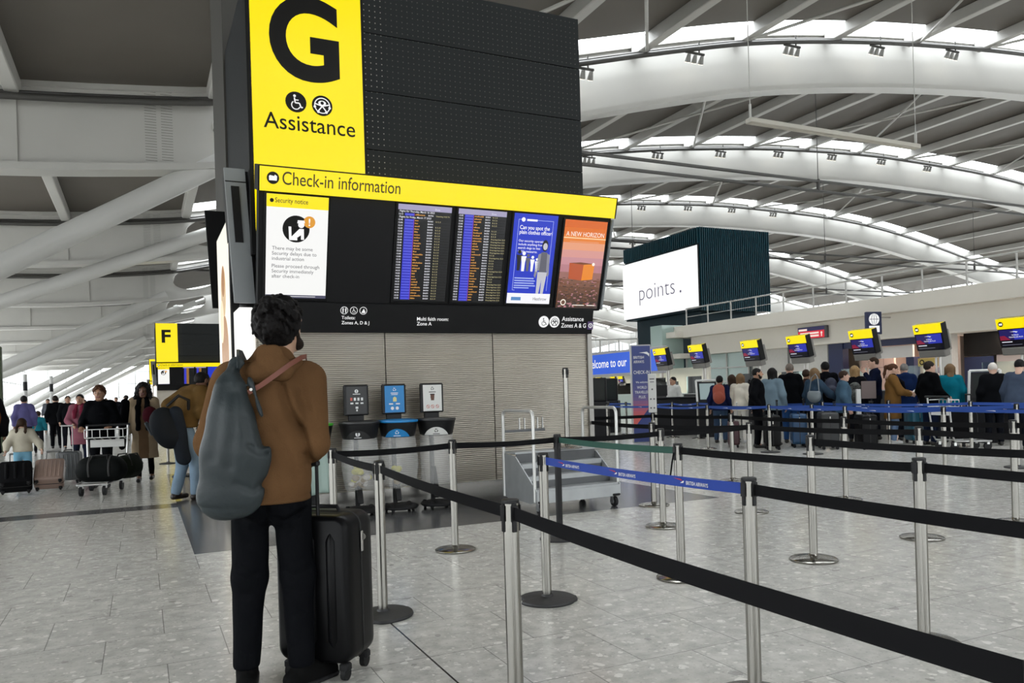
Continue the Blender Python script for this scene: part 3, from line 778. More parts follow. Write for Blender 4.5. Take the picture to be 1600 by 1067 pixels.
    for si, (x0, x1) in enumerate(((1.56, 2.235), (2.325, 2.975))):
        s = screen(x0, x1, S('07070b')); b = MB(); w = x1-x0
        rect(b, m0, x0, 1.15, x1, 1.215, 0); put_text(b, 'Zone', m0, x0+w*.68, 1.165, .03, 1, res=2)
        row0 = 1.15; nr = 32; dh = (1.15-.075)/nr
        for i in range(nr):
            y = row0-(i+1)*dh
            if not detail:
                rect(b, m0, x0+.07, y, x0+.2, y+dh*.95, 3, .003); rect(b, m0, x0+.21, y+.008, x0+.36, y+dh*.7, 4, .003); continue
            if si == 0 and i in (0, 2):
                put_text(b, 'Flights for Thursday, March 16 2023' if i == 0 else 'Flights for Friday, March 17 2023', m0, x0+.02, y+.008, .03, 1, bold=.01, res=2); continue
            hh = 12 + (i*13 + si*420)//130
            put_text(b, '%02d:%02d' % (hh, (i*15) % 60), m0, x0+.012, y+.008, .026, 1, bold=.012, res=2)
            rect(b, m0, x0+.085, y, x0+.2, y+dh*.93, 3, .003); rect(b, m0, x0+.2, y, x0+.206, y+dh*.93, 6, .003)
            rect(b, m0, x0+.095, y+dh*.4, x0+.19, y+dh*.5, 5, .005)
            x = x0+.215
            for _ in range(rnd.choice((3, 4, 5, 6, 8))):
                cw = rnd.uniform(.009, .014); rect(b, m0, x, y+.009, x+cw, y+.009+rnd.choice((.012, .012, .017)), 4, .003); x += cw+.004
            put_text(b, 'BA%d' % rnd.randint(200, 999), m0, x0+w*.56, y+.008, .025, 1, bold=.012, res=2)
            note = 'Departing 14:35 T4' if (si == 0 and i == 1) else ('Drop bags from 12:15' if si == 1 and (7 < i < 14 or i in (15, 20, 22) or i > 24) else 'B, C, D')
            if i not in (4,): put_text(b, note, m0, x0+w*.71, y+.008, .022, 2, bold=.008, res=2)
            rect(b, m0, x0+w*.71, y+.001, x1-.01, y+.003, 7, .003)
        b.build('lettering', [S('a9a3c4', .9), S('e9e9f2', .95), S('c9c08e', .9), S('3b3fd0', .9), S('d69a4a', .9), S('8f97ff', .8), S('a54fb5', .8), S('3a3a3e', .8)], s)
    # blue police notice
    s = screen(3.085, 3.715, S('1c35c4', .95)); b = MB(); x0 = 3.085
    rect(b, m0, x0, .06, x0+.63, .195, 0, .003); rect(b, m0, x0+.06, .1, x0+.2, .145, 2, .005)
    if detail:
        put_text(b, 'Heathrow', m0, x0+.38, .105, .062, 3, width=.2, lift=.005)
        for pts in ([(x0+.2, 1.14), (x0+.565, 1.14), (x0+.565, .235)], [(x0+.1, 1.14), (x0+.065, 1.14), (x0+.065, .235), (x0+.1, .235)]): stroke(b, m0, pts, .006, 4)
        disc(b, m0, x0+.13, 1.14, .028, 0, .004, 12); rect(b, m0, x0+.18, 1.125, x0+.33, 1.15, 0, .004)
        for i, t_ in enumerate(('Can you spot the', 'plain clothes officer?')): put_text(b, t_, m0, x0+.09, 1.02-.06*i, .07, 0, width=(.43, .48)[i], bold=.012)
        for i, t_ in enumerate(('Our security operations', 'include anything from', 'search dogs to less', 'visible measures.')): put_text(b, t_, m0, x0+.09, .86-.045*i, .042, 0, bold=.006, res=2)
        for i in range(4): rect(b, m0, x0+.08, .385-.032*i, x0+(.36, .38, .37, .39)[i], .4-.032*i, 4, .004)
        rect(b, m0, x0+.08, .26, x0+.3, .274, 4, .004)
        # the officer and the small group
        cx = x0+.47
        disc(b, m0, cx+.01, .825, .045, 6, .004, 16, ry=.075); disc(b, m0, cx+.012, .815, .033, 5, .006, 16, ry=.045)
        poly(b, m0, [(cx-.075, .71), (cx+.005, .745), (cx+.09, .71), (cx+.105, .45), (cx+.075, .42), (cx+.065, .5), (cx-.065, .5), (cx-.09, .4), (cx-.115, .43)], 7, .005)
        poly(b, m0, [(cx-.035, .74), (cx+.05, .74), (cx+.06, .48), (cx-.045, .48)], 8, .006)
        poly(b, m0, [(cx-.065, .48), (cx+.075, .48), (cx+.045, .195), (cx+.005, .195), (cx+.003, .38), (cx-.02, .195), (cx-.06, .195)], 5, .006)
        for k in range(5):
            px_ = x0+.12+.065*k; hh = (.26, .25, .22, .2, .17)[k]
            ico_person(b, m0, px_, .62-k*.012, hh, (6, 0, 8, 0, 0)[k], .005)
    b.build('lettering', [S('f3f3f7'), INK, S('5a8fc9', .9), S('46465a', .8), S('aebcf5', .9), S('c9c9d2', .9), S('14141c', .8), S('8d8d98', .9), S('62626e', .9)], s)
    # orange poster
    s = screen(3.825, 4.47, S('c9793f', .95), .01, 1.185); b = MB(); x0, x1 = 3.825, 4.47; w = x1-x0
    cols = ['d9661d', 'e0701f', 'e98233', 'e9a07c', 'd99a92', 'c98f96', 'b98088', '9a6a62', '7d5544', '694634', '52382a', '40302a']
    n = 24
    for k in range(n):
        va, vb = 1.185-1.175*k/n, 1.185-1.175*(k+1)/n; rect(b, m0, x0, vb, x1, va, k//2, .001)
    rect(b, m0, x0+.0, .945, x1, .958, 13, .003)
    put_text(b, 'A NEW HORIZON', m0, x0+w/2, .975, .085, 12, 'c', width=.58)
    if detail:
        for i in range(3): rect(b, m0, x0+.1, .9-.03*i, x1-.1, .908-.03*i, 3, .003)
        poly(b, m0, [(x0+.13, .62), (x0+.35, .605), (x0+.34, .39), (x0+.14, .41)], 14, .004)
        poly(b, m0, [(x0+.35, .605), (x0+.52, .62), (x0+.51, .41), (x0+.34, .39)], 15, .004)
        poly(b, m0, [(x0+.13, .62), (x0+.3, .635), (x0+.52, .62), (x0+.35, .605)], 16, .005)
        disc(b, m0, x0+.5, .615, .022, 12, .006, 12)
        r2 = random.Random(3)
        for k in range(240):
            v = r2.uniform(.02, .42); u = r2.uniform(.0, w-.05); hh = .008+.02*(.42-v)
            rect(b, m0, x0+u, v, x0+u+r2.uniform(.01, .05), v+hh, r2.choice((6, 8, 9, 10, 11, 16)), .0025+.000004*k)
        disc(b, m0, x0+.1, .09, .042, 12, .006, 20); disc(b, m0, x0+.1, .09, .03, 9, .007, 16)
        rect(b, m0, x0+.25, .05, x0+.43, .06, 12, .006); rect(b, m0, x0+.47, .05, x0+.6, .06, 12, .006)
    b.build('lettering', [S(c, .95) for c in cols] + [S('fff4e6'), S('ffd9a8'), S('b9542c', .95), S('ea8a2b', .95), S('7a4526', .95)], s)
    # side screen cabinet leaning out over the aisle, lit panel under it
    yA, yB = .2, 2.9
    def leanbox(y0, y1, z0, z1, d0, d1, m, name, par, d=.0): # d = offset outwards
        f = lambda z: -.065 - .075*(z-2.5)/1.5
        q = MB()
        vs_ = [(f(z)-dd, y, z) for y in (y0, y1) for z in (z0, z1) for dd in (d0, d1)]
        q.add(vs_, [(0, 1, 3, 2), (4, 6, 7, 5), (0, 4, 5, 1), (2, 3, 7, 6), (0, 2, 6, 4), (1, 5, 7, 3)]); return q.build(name, m, par)
    c = leanbox(yA, .6, 2.53, 4.05, -.1, .15, KBLACK, 'side_cabinet', K)
    leanbox(yA-.06, yA, 2.5, 4.06, -.06, .17, CABG, 'cabinet_cheek', c); leanbox(yA-.075, yA-.058, 3.2, 3.85, .02, .11, KBLACK, 'vent_grille', c)
    leanbox(yA-.07, yA-.058, 3.9, 3.91, -.06, .17, KBLACK, 'cheek_seam', c)
    leanbox(3.0, 3.06, 2.75, 4.2, -.12, .17, KBLACK, 'rear_screen_edge', K)
    b = MB(); b.box((-.2, 1.25, 2.0), (.1, 1.56, 3.16), bev=.01); df = b.build('side_display_frame', KBLACK, K)
    DM2 = frame((-.251, 2.0, .45), (0, -1, 0), (0, 0, 1))
    b = MB(); rect(b, DM2, 0, 0, 1.5, 3.1, 0); dd = b.build('side_display', S('f6f2e4'), df)
    b = MB(); r4 = random.Random(2)
    for (u, v, ru, rv, mi) in ((.75, 2.3, .3, .34, 0), (.8, 1.5, .45, .5, 1), (.5, 1.95, .22, .28, 2), (.95, .8, .4, .45, 0), (.6, .5, .35, .3, 2), (.75, 2.45, .2, .2, 1)): disc(b, DM2, u, v, ru, mi, .004+.001*mi, 28, ry=rv)
    b.build('artwork', [S('d9b98c', .9), S('b07a45', .9), S('f3e3c0', .95)], dd)
    b = MB(); b.box((-.12, .29, 1.42), (.2, .4, 2.05), bev=.03); b.build('side_lightbox', S('fbfaf6', 1.0), K)
    return K
kiosk('G', (1.243, 9.4, 0), 'tall charcoal check-in information kiosk with the huge yellow G sign', True)
kiosk('F', (.95, 56, 0), 'distant charcoal information kiosk with the yellow F sign', False)
kiosk('E', (.95, 102.5, 0), 'farther information kiosk, its edge showing just beyond the F kiosk', False)

# ================================================================ queue barriers
BELTS = {'black': mat('black_webbing', (.006, .006, .007), .8, spec=.12), 'blue': mat('blue_webbing', (.012, .05, .33), .7), 'green': mat('green_webbing', (.012, .07, .05), .7),
         'royal': mat('royal_blue_webbing', (.012, .06, .3), .7)}
BSTEEL = mat('post_steel', (.31, .3, .275), .2, 1.0)
BASER = mat('base_rubber', (.022, .022, .023), .55, bump=.15)
def tube_parts(kind):
    d = {}
    b = MB(); b.cyl((0, 0, .02), (0, 0, .954), .0305, n=24); d['post'] = b
    b = MB(); b.lathe([(.001, .967), (.027, .967), (.033, .964), (.034, .957), (.034, .952), (.0312, .951)], n=24)
    for a in range(4):
        c, s = math.cos(a*PI/2), math.sin(a*PI/2); b.box((c*.0315, s*.0315, .9), (.007 + .013*abs(s), .007 + .013*abs(c), .11), bev=.002)
        b.box((c*.034, s*.034, .914), (.006 + .024*abs(s), .006+.024*abs(c), .06), bev=.002)
    d['head'] = b
    b = MB()
    if kind == 'steel': b.lathe([(.175, 0), (.178, .004), (.178, .012), (.165, .02), (.09, .034), (.04, .04), (.034, .05), (.0305, .05)], n=40)
    elif kind == 'rubber':
        prof = [(.185, 0), (.188, .008), (.182, .02), (.12, .026), (.04, .032), (.036, .045), (.03, .045)]
        n = 40; vs_ = []
        for (r, z) in prof:
            for k in range(n):
                t = 2*PI*k/n; rr = r
                if r > .1 and (k in (3, 4, 5)): rr = r*.86      # gripping notch
                if r > .1 and (k in (22, 23, 24)): rr = r*1.06
                vs_.append((rr*math.cos(t), rr*math.sin(t), z))
        fs = [(i*n+k, i*n+(k+1) % n, (i+1)*n+(k+1) % n, (i+1)*n+k) for i in range(len(prof)-1) for k in range(n)] + [tuple(range(n))[::-1], tuple(range((len(prof)-1)*n, len(prof)*n))]
        b.add(vs_, fs)
    d['base'] = b
    return d
PROTO = {}
def stanchion(kind, loc, label, group=None, rz=0.0, z=0.0, black=False):
    key = (kind, black)
    o = thing('queue_barrier', label, 'queue barrier', (loc[0], loc[1], z), rz, group)
    if key not in PROTO:
        d = tube_parts(kind)
        ms = {'post': BLACKP if black else BSTEEL, 'head': BLACKP, 'base': BSTEEL if kind == 'steel' else BASER}
        PROTO[key] = {}
        for n, b in d.items(): PROTO[key][n] = b.build(n, ms[n], o, smooth=40).data
    else:
        for n, me in PROTO[key].items(): link(n, me, o)
    return o
def belt(owner, p, q, col, sag=.012, ph=0.0, logo=0, dz=0.0):
    # webbing pulled from the owner's head across to q
    P0 = Vector((owner.location.x, owner.location.y)); p, q = Vector(p), Vector(q); d = (q-p); L = d.length; d.normalize()
    a = p + d*.036; e = q - d*.036; n = 18; vs_ = []; nx = Vector((-d.y, d.x))
    for i in range(n+1):
        t = i/n; c = a + (e-a)*t; z = .914 - sag*4*t*(1-t); tw = .06*math.sin(t*PI*1.0+ph)*math.sin(t*PI)
        for (s, w) in ((1, 1), (1, -1), (-1, -1), (-1, 1)):
            lat = w*.0248*math.sin(tw) + s*.0008
            vs_.append((c.x+nx.x*lat-P0.x, c.y+nx.y*lat-P0.y, z + w*.0248*math.cos(tw)))
    fs = []
    for i in range(n):
        for k in range(4): fs.append((4*i+k, 4*i+4+k, 4*i+4+(k+1) % 4, 4*i+(k+1) % 4))
    fs += [(0, 1, 2, 3), (4*n+3, 4*n+2, 4*n+1, 4*n)]
    b = MB(); b.add(vs_, fs); o = b.build('belt', BELTS[col], owner); o.rotation_euler = (0, 0, -owner.rotation_euler.z)
    if owner.rotation_euler.z: o.location = (0, 0, 0)
    cl = MB(); cc = e - P0 + d*.012; cl.box((cc.x, cc.y, .914), (.026, .012, .058), M=Matrix.Rotation(math.atan2(d.y, d.x), 3, 'Z'), bev=.003)
    c = cl.build('clip', BLACKP, owner); c.rotation_euler = (0, 0, -owner.rotation_euler.z)
    if logo:
        lb = MB()
        for t in ((.18, .5, .82) if logo == 1 else (.3, .7)):
            c = a + (e-a)*t; side = -1 if nx.dot(Vector((0, 0))-c) < 0 else 1
            face = nx*side; ux = Vector((-face.y, face.x))
            M = frame((c.x-P0.x+face.x*.003, c.y-P0.y+face.y*.003, .914 - sag*4*t*(1-t)), (ux.x, ux.y, 0), (0, 0, 1), (face.x, face.y, 0))
            if logo == 1:
                put_text(lb, 'BRITISH AIRWAYS', M, -.06, -.012, .026, 0, width=.16, bold=.01, res=2)
                poly(lb, M, [(-.16, .014), (-.1, .012), (-.085, .003), (-.1, .005)], 1); poly(lb, M, [(-.105, -.008), (-.085, .003), (-.075, .006), (-.08, -.006)], 0)
            else: poly(lb, M, [(-.07, .004), (.05, .008), (.075, .002), (.07, -.006), (.03, .0)], 0)
        lb.build('lettering', [VIN_W, mat('ribbon_red', (.5, .02, .03), .5)], owner).rotation_euler = (0, 0, -owner.rotation_euler.z)
    return o
S_, R_ = 'steel', 'rubber'
lane = 'queue barriers in the check-in lanes'
B = {}
def post(k, kind, x, y, label, **kw): B[k] = stanchion(kind, (x, y), label, kw.pop('group', None), **kw); B[k]['xy'] = (x, y)
post('a', S_, 1.245, 2.668, 'nearest steel barrier post, standing in front with two black belts meeting on it')
post('near', S_, 1.2, .70, 'black-headed barrier post cut off at the picture corner, end of the nearest belt')
post('b', S_, 2.383, 2.64, 'steel barrier post where the blue airline belt meets a black belt')
post('c', R_, 1.325, 4.76, 'steel barrier post on a dark rubber base beside the black suitcase', rz=.9)
post('d', R_, 2.36, 4.53, 'steel barrier post on a dark rubber base where the blue airline belt starts', rz=2.2)
post('e', S_, 3.63, 2.757, 'steel barrier post rising behind the end of the nearest black belt')
post('f', S_, 3.46, 4.55, 'steel barrier post where the green belt ends and a black belt begins')
post('g', S_, 2.444, 6.4, 'steel barrier post with domed base standing before the white recycling bin')
post('h', S_, 4.66, 4.47, 'steel barrier post with a broad domed base, alone in the middle lane')
post('i', R_, 3.45, 6.33, 'black barrier post in front of the grey step trolley, holding the green belt', black=True)
post('j', S_, 1.359, 6.232, 'steel barrier post at the corner of two belts in front of the green bin')
post('k', S_, 6.05, 4.587, 'steel barrier post standing right behind the post with the ended nearest belt')
post('l', S_, 7.376, 4.608, 'steel barrier post near the picture edge, front of two standing in line')
post('n', S_, 5.868, 6.473, 'steel barrier post whose shaft rises just behind the blue belt post')
post('o', S_, 7.607, 8.752, 'dark-topped barrier post before the maroon suitcase')
post('p', S_, 4.595, 6.308, 'steel barrier post in the close pair before the tall blue totem, the nearer one')
post('q', S_, 5.339, 7.498, 'steel barrier post in the close pair before the tall blue totem, the farther one')
post('r', S_, 7.375, 10.316, 'steel barrier post just beyond the close pair, in front of the totem')
post('s', S_, 7.353, 6.542, 'steel barrier post in front of the woman in the teal-blue jacket')
for k, (x, y) in dict(m=(11.865, 7.352), t=(10.689, 9.478), u=(11.332, 11.913), v=(11.59, 11.058), w=(13.17, 12.264), x=(14.0, 11.3), y=(10.602, 7.627), z=(13.351, 9.083),
                      bb=(11.09, 13.511), cc=(13.08, 16.307), dd=(15.3, 18.0), ee=(12.903, 17.158), ff=(10.992, 15.237), gg=(12.974, 19.481)).items():
    post(k, R_ if k in 'uvmt' else S_, x, y, 'steel barrier post holding the royal blue belts that pen the far queue', group='posts of the blue-belted queue')
xy = lambda k: tuple(B[k]['xy'])
def tie(k, q, col, **kw): belt(B[k], xy(k), xy(q) if isinstance(q, str) else q, col, **kw)
tie('j', 'c', 'black'); tie('c', 'a', 'black', ph=.4); tie('a', 'near', 'black'); tie('j', 'g', 'black'); tie('g', 'i', 'black'); tie('p', 'i', 'black'); tie('p', 'n', 'black')
tie('i', 'f', 'green'); tie('f', 'e', 'black'); tie('e', (3.74, .85), 'black'); tie('d', 'b', 'blue', logo=1); tie('b', (2.42, .7), 'black')
tie('h', (4.78, 2.45), 'black'); tie('n', 'k', 'black'); tie('k', (6.2, 2.6), 'black')
tie('q', 'n', 'black'); tie('q', (5.72, 9.75), 'black')
tie('r', 'o', 'black'); tie('o', 's', 'black'); tie('s', 'l', 'black'); tie('l', (7.45, 2.6), 'black'); tie('r', (5.72, 11.2), 'black')
for a_, b_ in (('ff', 'bb'), ('bb', 'u'), ('u', 't'), ('t', 'y'), ('gg', 'ee'), ('ee', 'cc'), ('cc', 'w'), ('w', 'z'), ('v', 'm')): tie(a_, b_, 'royal', sag=.03, logo=2)
tie('y', (10.7, 5.4), 'royal', logo=2); tie('z', (13.5, 6.6), 'royal', logo=2); tie('m', (12.0, 5.0), 'royal', logo=2); tie('ff', (11.0, 17.4), 'royal', logo=2); tie('gg', (13, 22), 'royal'); tie('v', 'bb', 'royal')
for (x, y) in ((3.74, .85), (2.42, .7), (4.78, 2.45), (6.2, 2.6), (7.45, 2.6), (10.7, 5.4), (13.5, 6.6), (12.0, 5.0)):
    stanchion(S_, (x, y), 'steel barrier post holding a belt end beyond the edge of the photograph', 'posts beyond the picture edge')
for (x, y) in ((11.0, 17.4), (13.0, 22.0)): stanchion(S_, (x, y), 'steel barrier post holding the royal blue belts that pen the far queue', 'posts of the blue-belted queue')
for k in B: del B[k]['xy']
# strap hanging from one post
b = MB(); b.tube([(-.036, .0, .9), (-.06, -.01, .84), (-.075, 0, .72)], .006, 6); b.build('loose_strap', BELTS['black'], B['f'])
# barrier post parked on the step trolley
stanchion(S_, (4.62, 8.22), 'steel barrier post parked up on the grey step trolley', z=.672)

# ================================================================ recycling stations
CLRBAG = mat('clear_bag_film', (.75, .75, .74), .2, alpha=.33, spec=.9, bump=.8, bscale=9)
def bin_station(x, y, lidc, labc, poster, label, contents, greenbag=False):
    r = thing('recycling_bin', label, 'recycling bin', (x, y, 0))
    lidm = mat('lid_' + lidc, {'black': (.014, .014, .015), 'blue': (.01, .22, .55), 'green': (.06, .4, .03)}[lidc], .4)
    b = MB(); b.lathe([(.2, .035), (.215, .05), (.215, .065), (.19, .08), (.05, .09), (.03, .09)], n=32, c=(0, .0, 0)); b.build('base', RUBBER, r, smooth=40)
    for a in (.6, 2.5, 3.9, 5.5):
        b = MB(); c = Vector((.17*math.cos(a), .17*math.sin(a), 0)); b.cyl(c+Vector((-.012, 0, .028)), c+Vector((.012, 0, .028)), .028, n=14); b.box(c+Vector((0, 0, .07)), (.05, .05, .05), bev=.01); b.build('castor', RUBBER, r, smooth=40)
    b = MB(); b.box((0, .19, .6), (.05, .04, 1.1), bev=.006); b.box((0, .1, .3), (.06, .05, .38), M=Matrix.Rotation(-.35, 3, 'X')); b.build('pole', BLACKP, r)
    # hinged top ring: wide collar, coloured lip and lid
    b = MB(); n = 36
    prof = [(.185, .88), (.2, .9), (.225, 1.02), (.232, 1.05), (.22, 1.055), (.2, 1.02), (.17, .9)]
    b.lathe(prof, n=n); b.build('collar', BLACKP, r, smooth=40)
    b = MB(); b.lathe([(.12, 1.052), (.236, 1.052), (.24, 1.062), (.236, 1.078), (.15, 1.088), (.1, 1.088)], n=n); b.build('lid', lidm, r, smooth=40)
    lab = mat('bin_label_' + labc, {'black': (.014, .014, .015), 'blue': (.01, .22, .55), 'green': (.1, .5, .05), 'white': (.7, .7, .68)}[labc], .4)
    b = MB(); vs_ = []; m_ = 18
    for i in range(m_+1):
        t = i/m_*2-1; a = -PI/2 - .35 + t*.78; h0, h1 = .886, .886 + .095*(1-t*t)
        for z in (h0, h1):
            rr = .2 + (z-.9)*.21 + .004; vs_.append((rr*math.cos(a), rr*math.sin(a), z))
    b.add(vs_, [(2*i, 2*i+2, 2*i+3, 2*i+1) for i in range(m_)]); lo = b.build('label_plate', lab, r)
    a = -PI/2-.35; Ml = frame((.213*math.cos(a), .213*math.sin(a), .94), (-math.sin(a), math.cos(a), 0), (0, 0, 1))
    b = MB()
    if labc == 'black': disc(b, Ml, 0, 0, .026, 0); ico_person(b, Ml, 0, 0, .04, 1, .004)
    else: ico_recycle(b, Ml, 0, 0, .018, 0 if labc != 'white' else 1)
    rect(b, Ml, -.04, -.043, .04, -.036, 0 if labc != 'white' else 1); b.build('symbol', [VIN_W, INK], lo)
    # hanging clear bag with soft folds
    b = MB(); n = 40; rows = 14; vs_ = []; rn = random.Random(int(x*100))
    ph = [rn.uniform(0, 6.28) for _ in range(4)]
    for i in range(rows+1):
        t = i/rows; z = .9 - t*.6
        for k in range(n):
            a = 2*PI*k/n; q = 1 + .09*math.sin(4*a+ph[0]+t*2.5)*t + .06*math.sin(9*a+ph[1]+t*2) * (.25+t) + .03*math.sin(15*a+ph[2]-t*3)
            rr = (.195 - .015*t + (.02 if contents else 0)*math.sin(t*PI))*q; zz = z + .015*math.sin(3*a+ph[3])*t
            vs_.append((rr*math.cos(a), rr*math.sin(a)*.9, zz))
    vs_.append((0, 0, .29)); fs = [(i*n+k, i*n+(k+1) % n, (i+1)*n+(k+1) % n, (i+1)*n+k) for i in range(rows) for k in range(n)]
    fs += [(rows*n+k, rows*n+(k+1) % n, (rows+1)*n) for k in range(n)]
    b.add(vs_, fs); b.build('bag', mat('green_bag_film', (.5, .66, .6), .25, alpha=.6, spec=.7) if greenbag else CLRBAG, r, smooth=180)
    if contents:
        b = MB()
        for k in range(contents):
            a = rn.uniform(0, 6.28); q = rn.uniform(.0, .12); w = rn.choice((.03, .04, .05))
            mi = rn.choice((0, 1, 1, 2, 2)) ; z = .34+rn.uniform(0, .06 if contents < 30 else .1)
            if k < contents*.3: mi = 0; z += .13; a = 2.4+rn.uniform(-.8, .8); q *= .7
            b.sphere((q*math.cos(a), q*math.sin(a), z), (w, w*.7, w*.8), 8, mi, Matrix.Rotation(rn.uniform(0, 3), 3, 'X'))
        w_ = b.build('rubbish', [mat('yellow_wrapper', (.65, .6, .08), .5), mat('pale_wrapper', (.6, .56, .48), .5), mat('brown_scrap', (.28, .2, .09), .6)], r, smooth=180); w_['kind'] = 'stuff'
    # poster on the pole
    b = MB(); b.box((.01, .17, 1.325), (.29, .07, .36), bev=.012); pf = b.build('poster_frame', BLACKP, r); b = MB(); b.box((.01, .19, 1.12), (.18, .05, .1)); b.build('poster_bracket', BLACKP, r)
    pm = {'black': mat('poster_black', (.014, .014, .015), .4), 'blue': mat('poster_blue', (.01, .22, .55), .4), 'white': mat('poster_white', (.72, .72, .7), .4), 'green': mat('poster_green', (.1, .5, .05), .4)}[poster]
    PM = frame((-.11, .134, 1.165), (1, 0, 0), (0, 0, 1))
    b = MB(); rect(b, PM, 0, 0, .24, .32, 0, .0012); dk = 1 if poster != 'white' else 2
    if poster == 'black': disc(b, PM, .12, .265, .022, 1); ico_person(b, PM, .12, .265, .036, 0, .004)
    else: ico_recycle(b, PM, .12, .275, .016, dk)
    rect(b, PM, .075, .228, .165, .236, dk)
    if poster == 'black':
        for k in range(4): rect(b, PM, .045+.042*k, .155, .07+.042*k, .19, (3, 1, 1, 1)[k])
        for k in range(3): rect(b, PM, .045+.06*k, .115, .08+.06*k, .133, 1)
        rect(b, PM, .105, .06, .137, .085, 1); rect(b, PM, .112, .03, .13, .052, 1)
    elif poster == 'blue':
        rect(b, PM, .08, .21, .16, .218, 1); poly(b, PM, [(.1, .13), (.145, .13), (.145, .175), (.122, .19), (.1, .175)], 4)
        for k in range(2): rect(b, PM, .05+.085*k, .095, .1+.085*k, .11, 1); disc(b, PM, .09+.06*k, .05, .02, 1)
    elif poster == 'white':
        poly(b, PM, [(.1, .13), (.14, .13), (.147, .2), (.093, .2)], 5); rect(b, PM, .09, .2, .15, .21, 2); rect(b, PM, .095, .16, .145, .178, 2)
        for k in range(3): disc(b, PM, .06+.06*k, .055, .022, 3, .002, 16, r_in=.017); stroke(b, PM, [(.045+.06*k, .07), (.075+.06*k, .04)], .006, 3)
    b.build('poster', [pm, VIN_W, INK, mat('poster_red', (.55, .1, .07), .5), mat('poster_cream', (.7, .65, .3), .5), mat('cup_brown', (.12, .05, .03), .5)], pf)
    return r
bin_station(2.27, 8.93, 'black', 'black', 'black', 'black-topped rubbish bin with clear bag of yellow wrappers', 40)
bin_station(2.73, 8.93, 'blue', 'blue', 'blue', 'blue-lidded recycling bin with blue poster between two dark bins', 10)
bin_station(3.21, 8.93, 'black', 'white', 'white', 'recycling bin with white label and white cup poster', 0)
bin_station(1.72, 8.9, 'green', 'green', 'green', 'green-lidded recycling bin half hidden behind the man in brown', 0, True)

# ================================================================ step trolley
GALV = mat('galvanised_steel', (.37, .385, .39), .42, .55, vary=.08, vscale=6)
GALVD = mat('tread_grey', (.12, .125, .13), .5, .3)
T = thing('step_trolley', 'grey galvanised step trolley with two tall loop handles beside the kiosk', 'trolley', (3.9, 7.66, 0), .045)
Wt, Dt = 1.12, .8
for x in (0, Wt):
    b = MB(); prof = [(0, .15), (0, .27), (.47, .62), (Dt, .65), (Dt, .14), (.12, .11)]
    b.prism(prof, .012, frame((x-.006, 0, 0), (0, 1, 0), (0, 0, 1), (1, 0, 0))); b.build('side_plate', GALV, T)
    b = MB(); pts = [(x, .04, .14), (x, .04, 1.08)] + [(x, .04+.07*(1-math.cos(a)), 1.08+.07*math.sin(a)) for a in np.linspace(.3, PI/2, 5)] + [(x, Dt-.11+.07*math.sin(a), 1.08+.07*math.cos(a)) for a in np.linspace(0, 1.3, 5)] + [(x, Dt-.04, 1.08), (x, Dt-.04, .14)]
    b.tube(pts, .019, 10); b.build('loop_handle', mat('handle_tube', (.58, .58, .56), .35, .6), T, smooth=60)
for k, (y0, y1, z) in enumerate(((.02, .2, .27), (.19, .36, .4), (.35, .5, .53))):
    b = MB(); b.box((Wt/2, (y0+y1)/2, z), (Wt-.02, y1-y0, .018)); b.box((Wt/2, y0, z-.02), (Wt-.02, .015, .05)); b.build('tread', GALV, T)
    b = MB(); b.box((Wt/2, y1-.01, z+.06), (Wt-.03, .008, .11)); b.build('riser', GALVD, T)
b = MB(); b.box((Wt/2, .65, .655), (Wt-.02, .3, .02)); b.build('top_platform', GALV, T)
b = MB(); b.box((Wt/2, .01, .19), (Wt, .03, .13)); b.box((Wt/2, Dt/2, .15), (Wt-.04, Dt-.04, .03)); b.build('chassis', GALV, T)
for k, x in enumerate((.25, .32, .5, .57)):
    b = MB(); b.box((x-.02, Dt-.02, .98), (.012, .02, .14)); b.build('upright_peg', mat('handle_tube', (.58, .58, .56), .35, .6), T)
b = MB(); b.box((.3, Dt-.02, .9), (.55, .03, .03)); b.build('rear_rail', GALVD, T)
for x in (.06, Wt-.06):
    for y in (.06, Dt-.06):
        b = MB(); b.cyl((x-.018, y-.02, .058), (x+.018, y-.02, .058), .058, n=22); w = b.build('castor', RUBBER, T, smooth=40)
        b = MB(); b.box((x-.025, y-.01, .08), (.006, .05, .09)); b.box((x+.025, y-.01, .08), (.006, .05, .09)); b.box((x, y, .125), (.06, .08, .01)); b.cyl((x-.028, y-.02, .058), (x+.028, y-.02, .058), .02, n=12); b.build('fork', GALV, w)
        if y < .1: 
            b = MB(); b.box((x, y-.06, .14), (.1, .06, .025), bev=.01); b.build('brake', RUBBER, w)

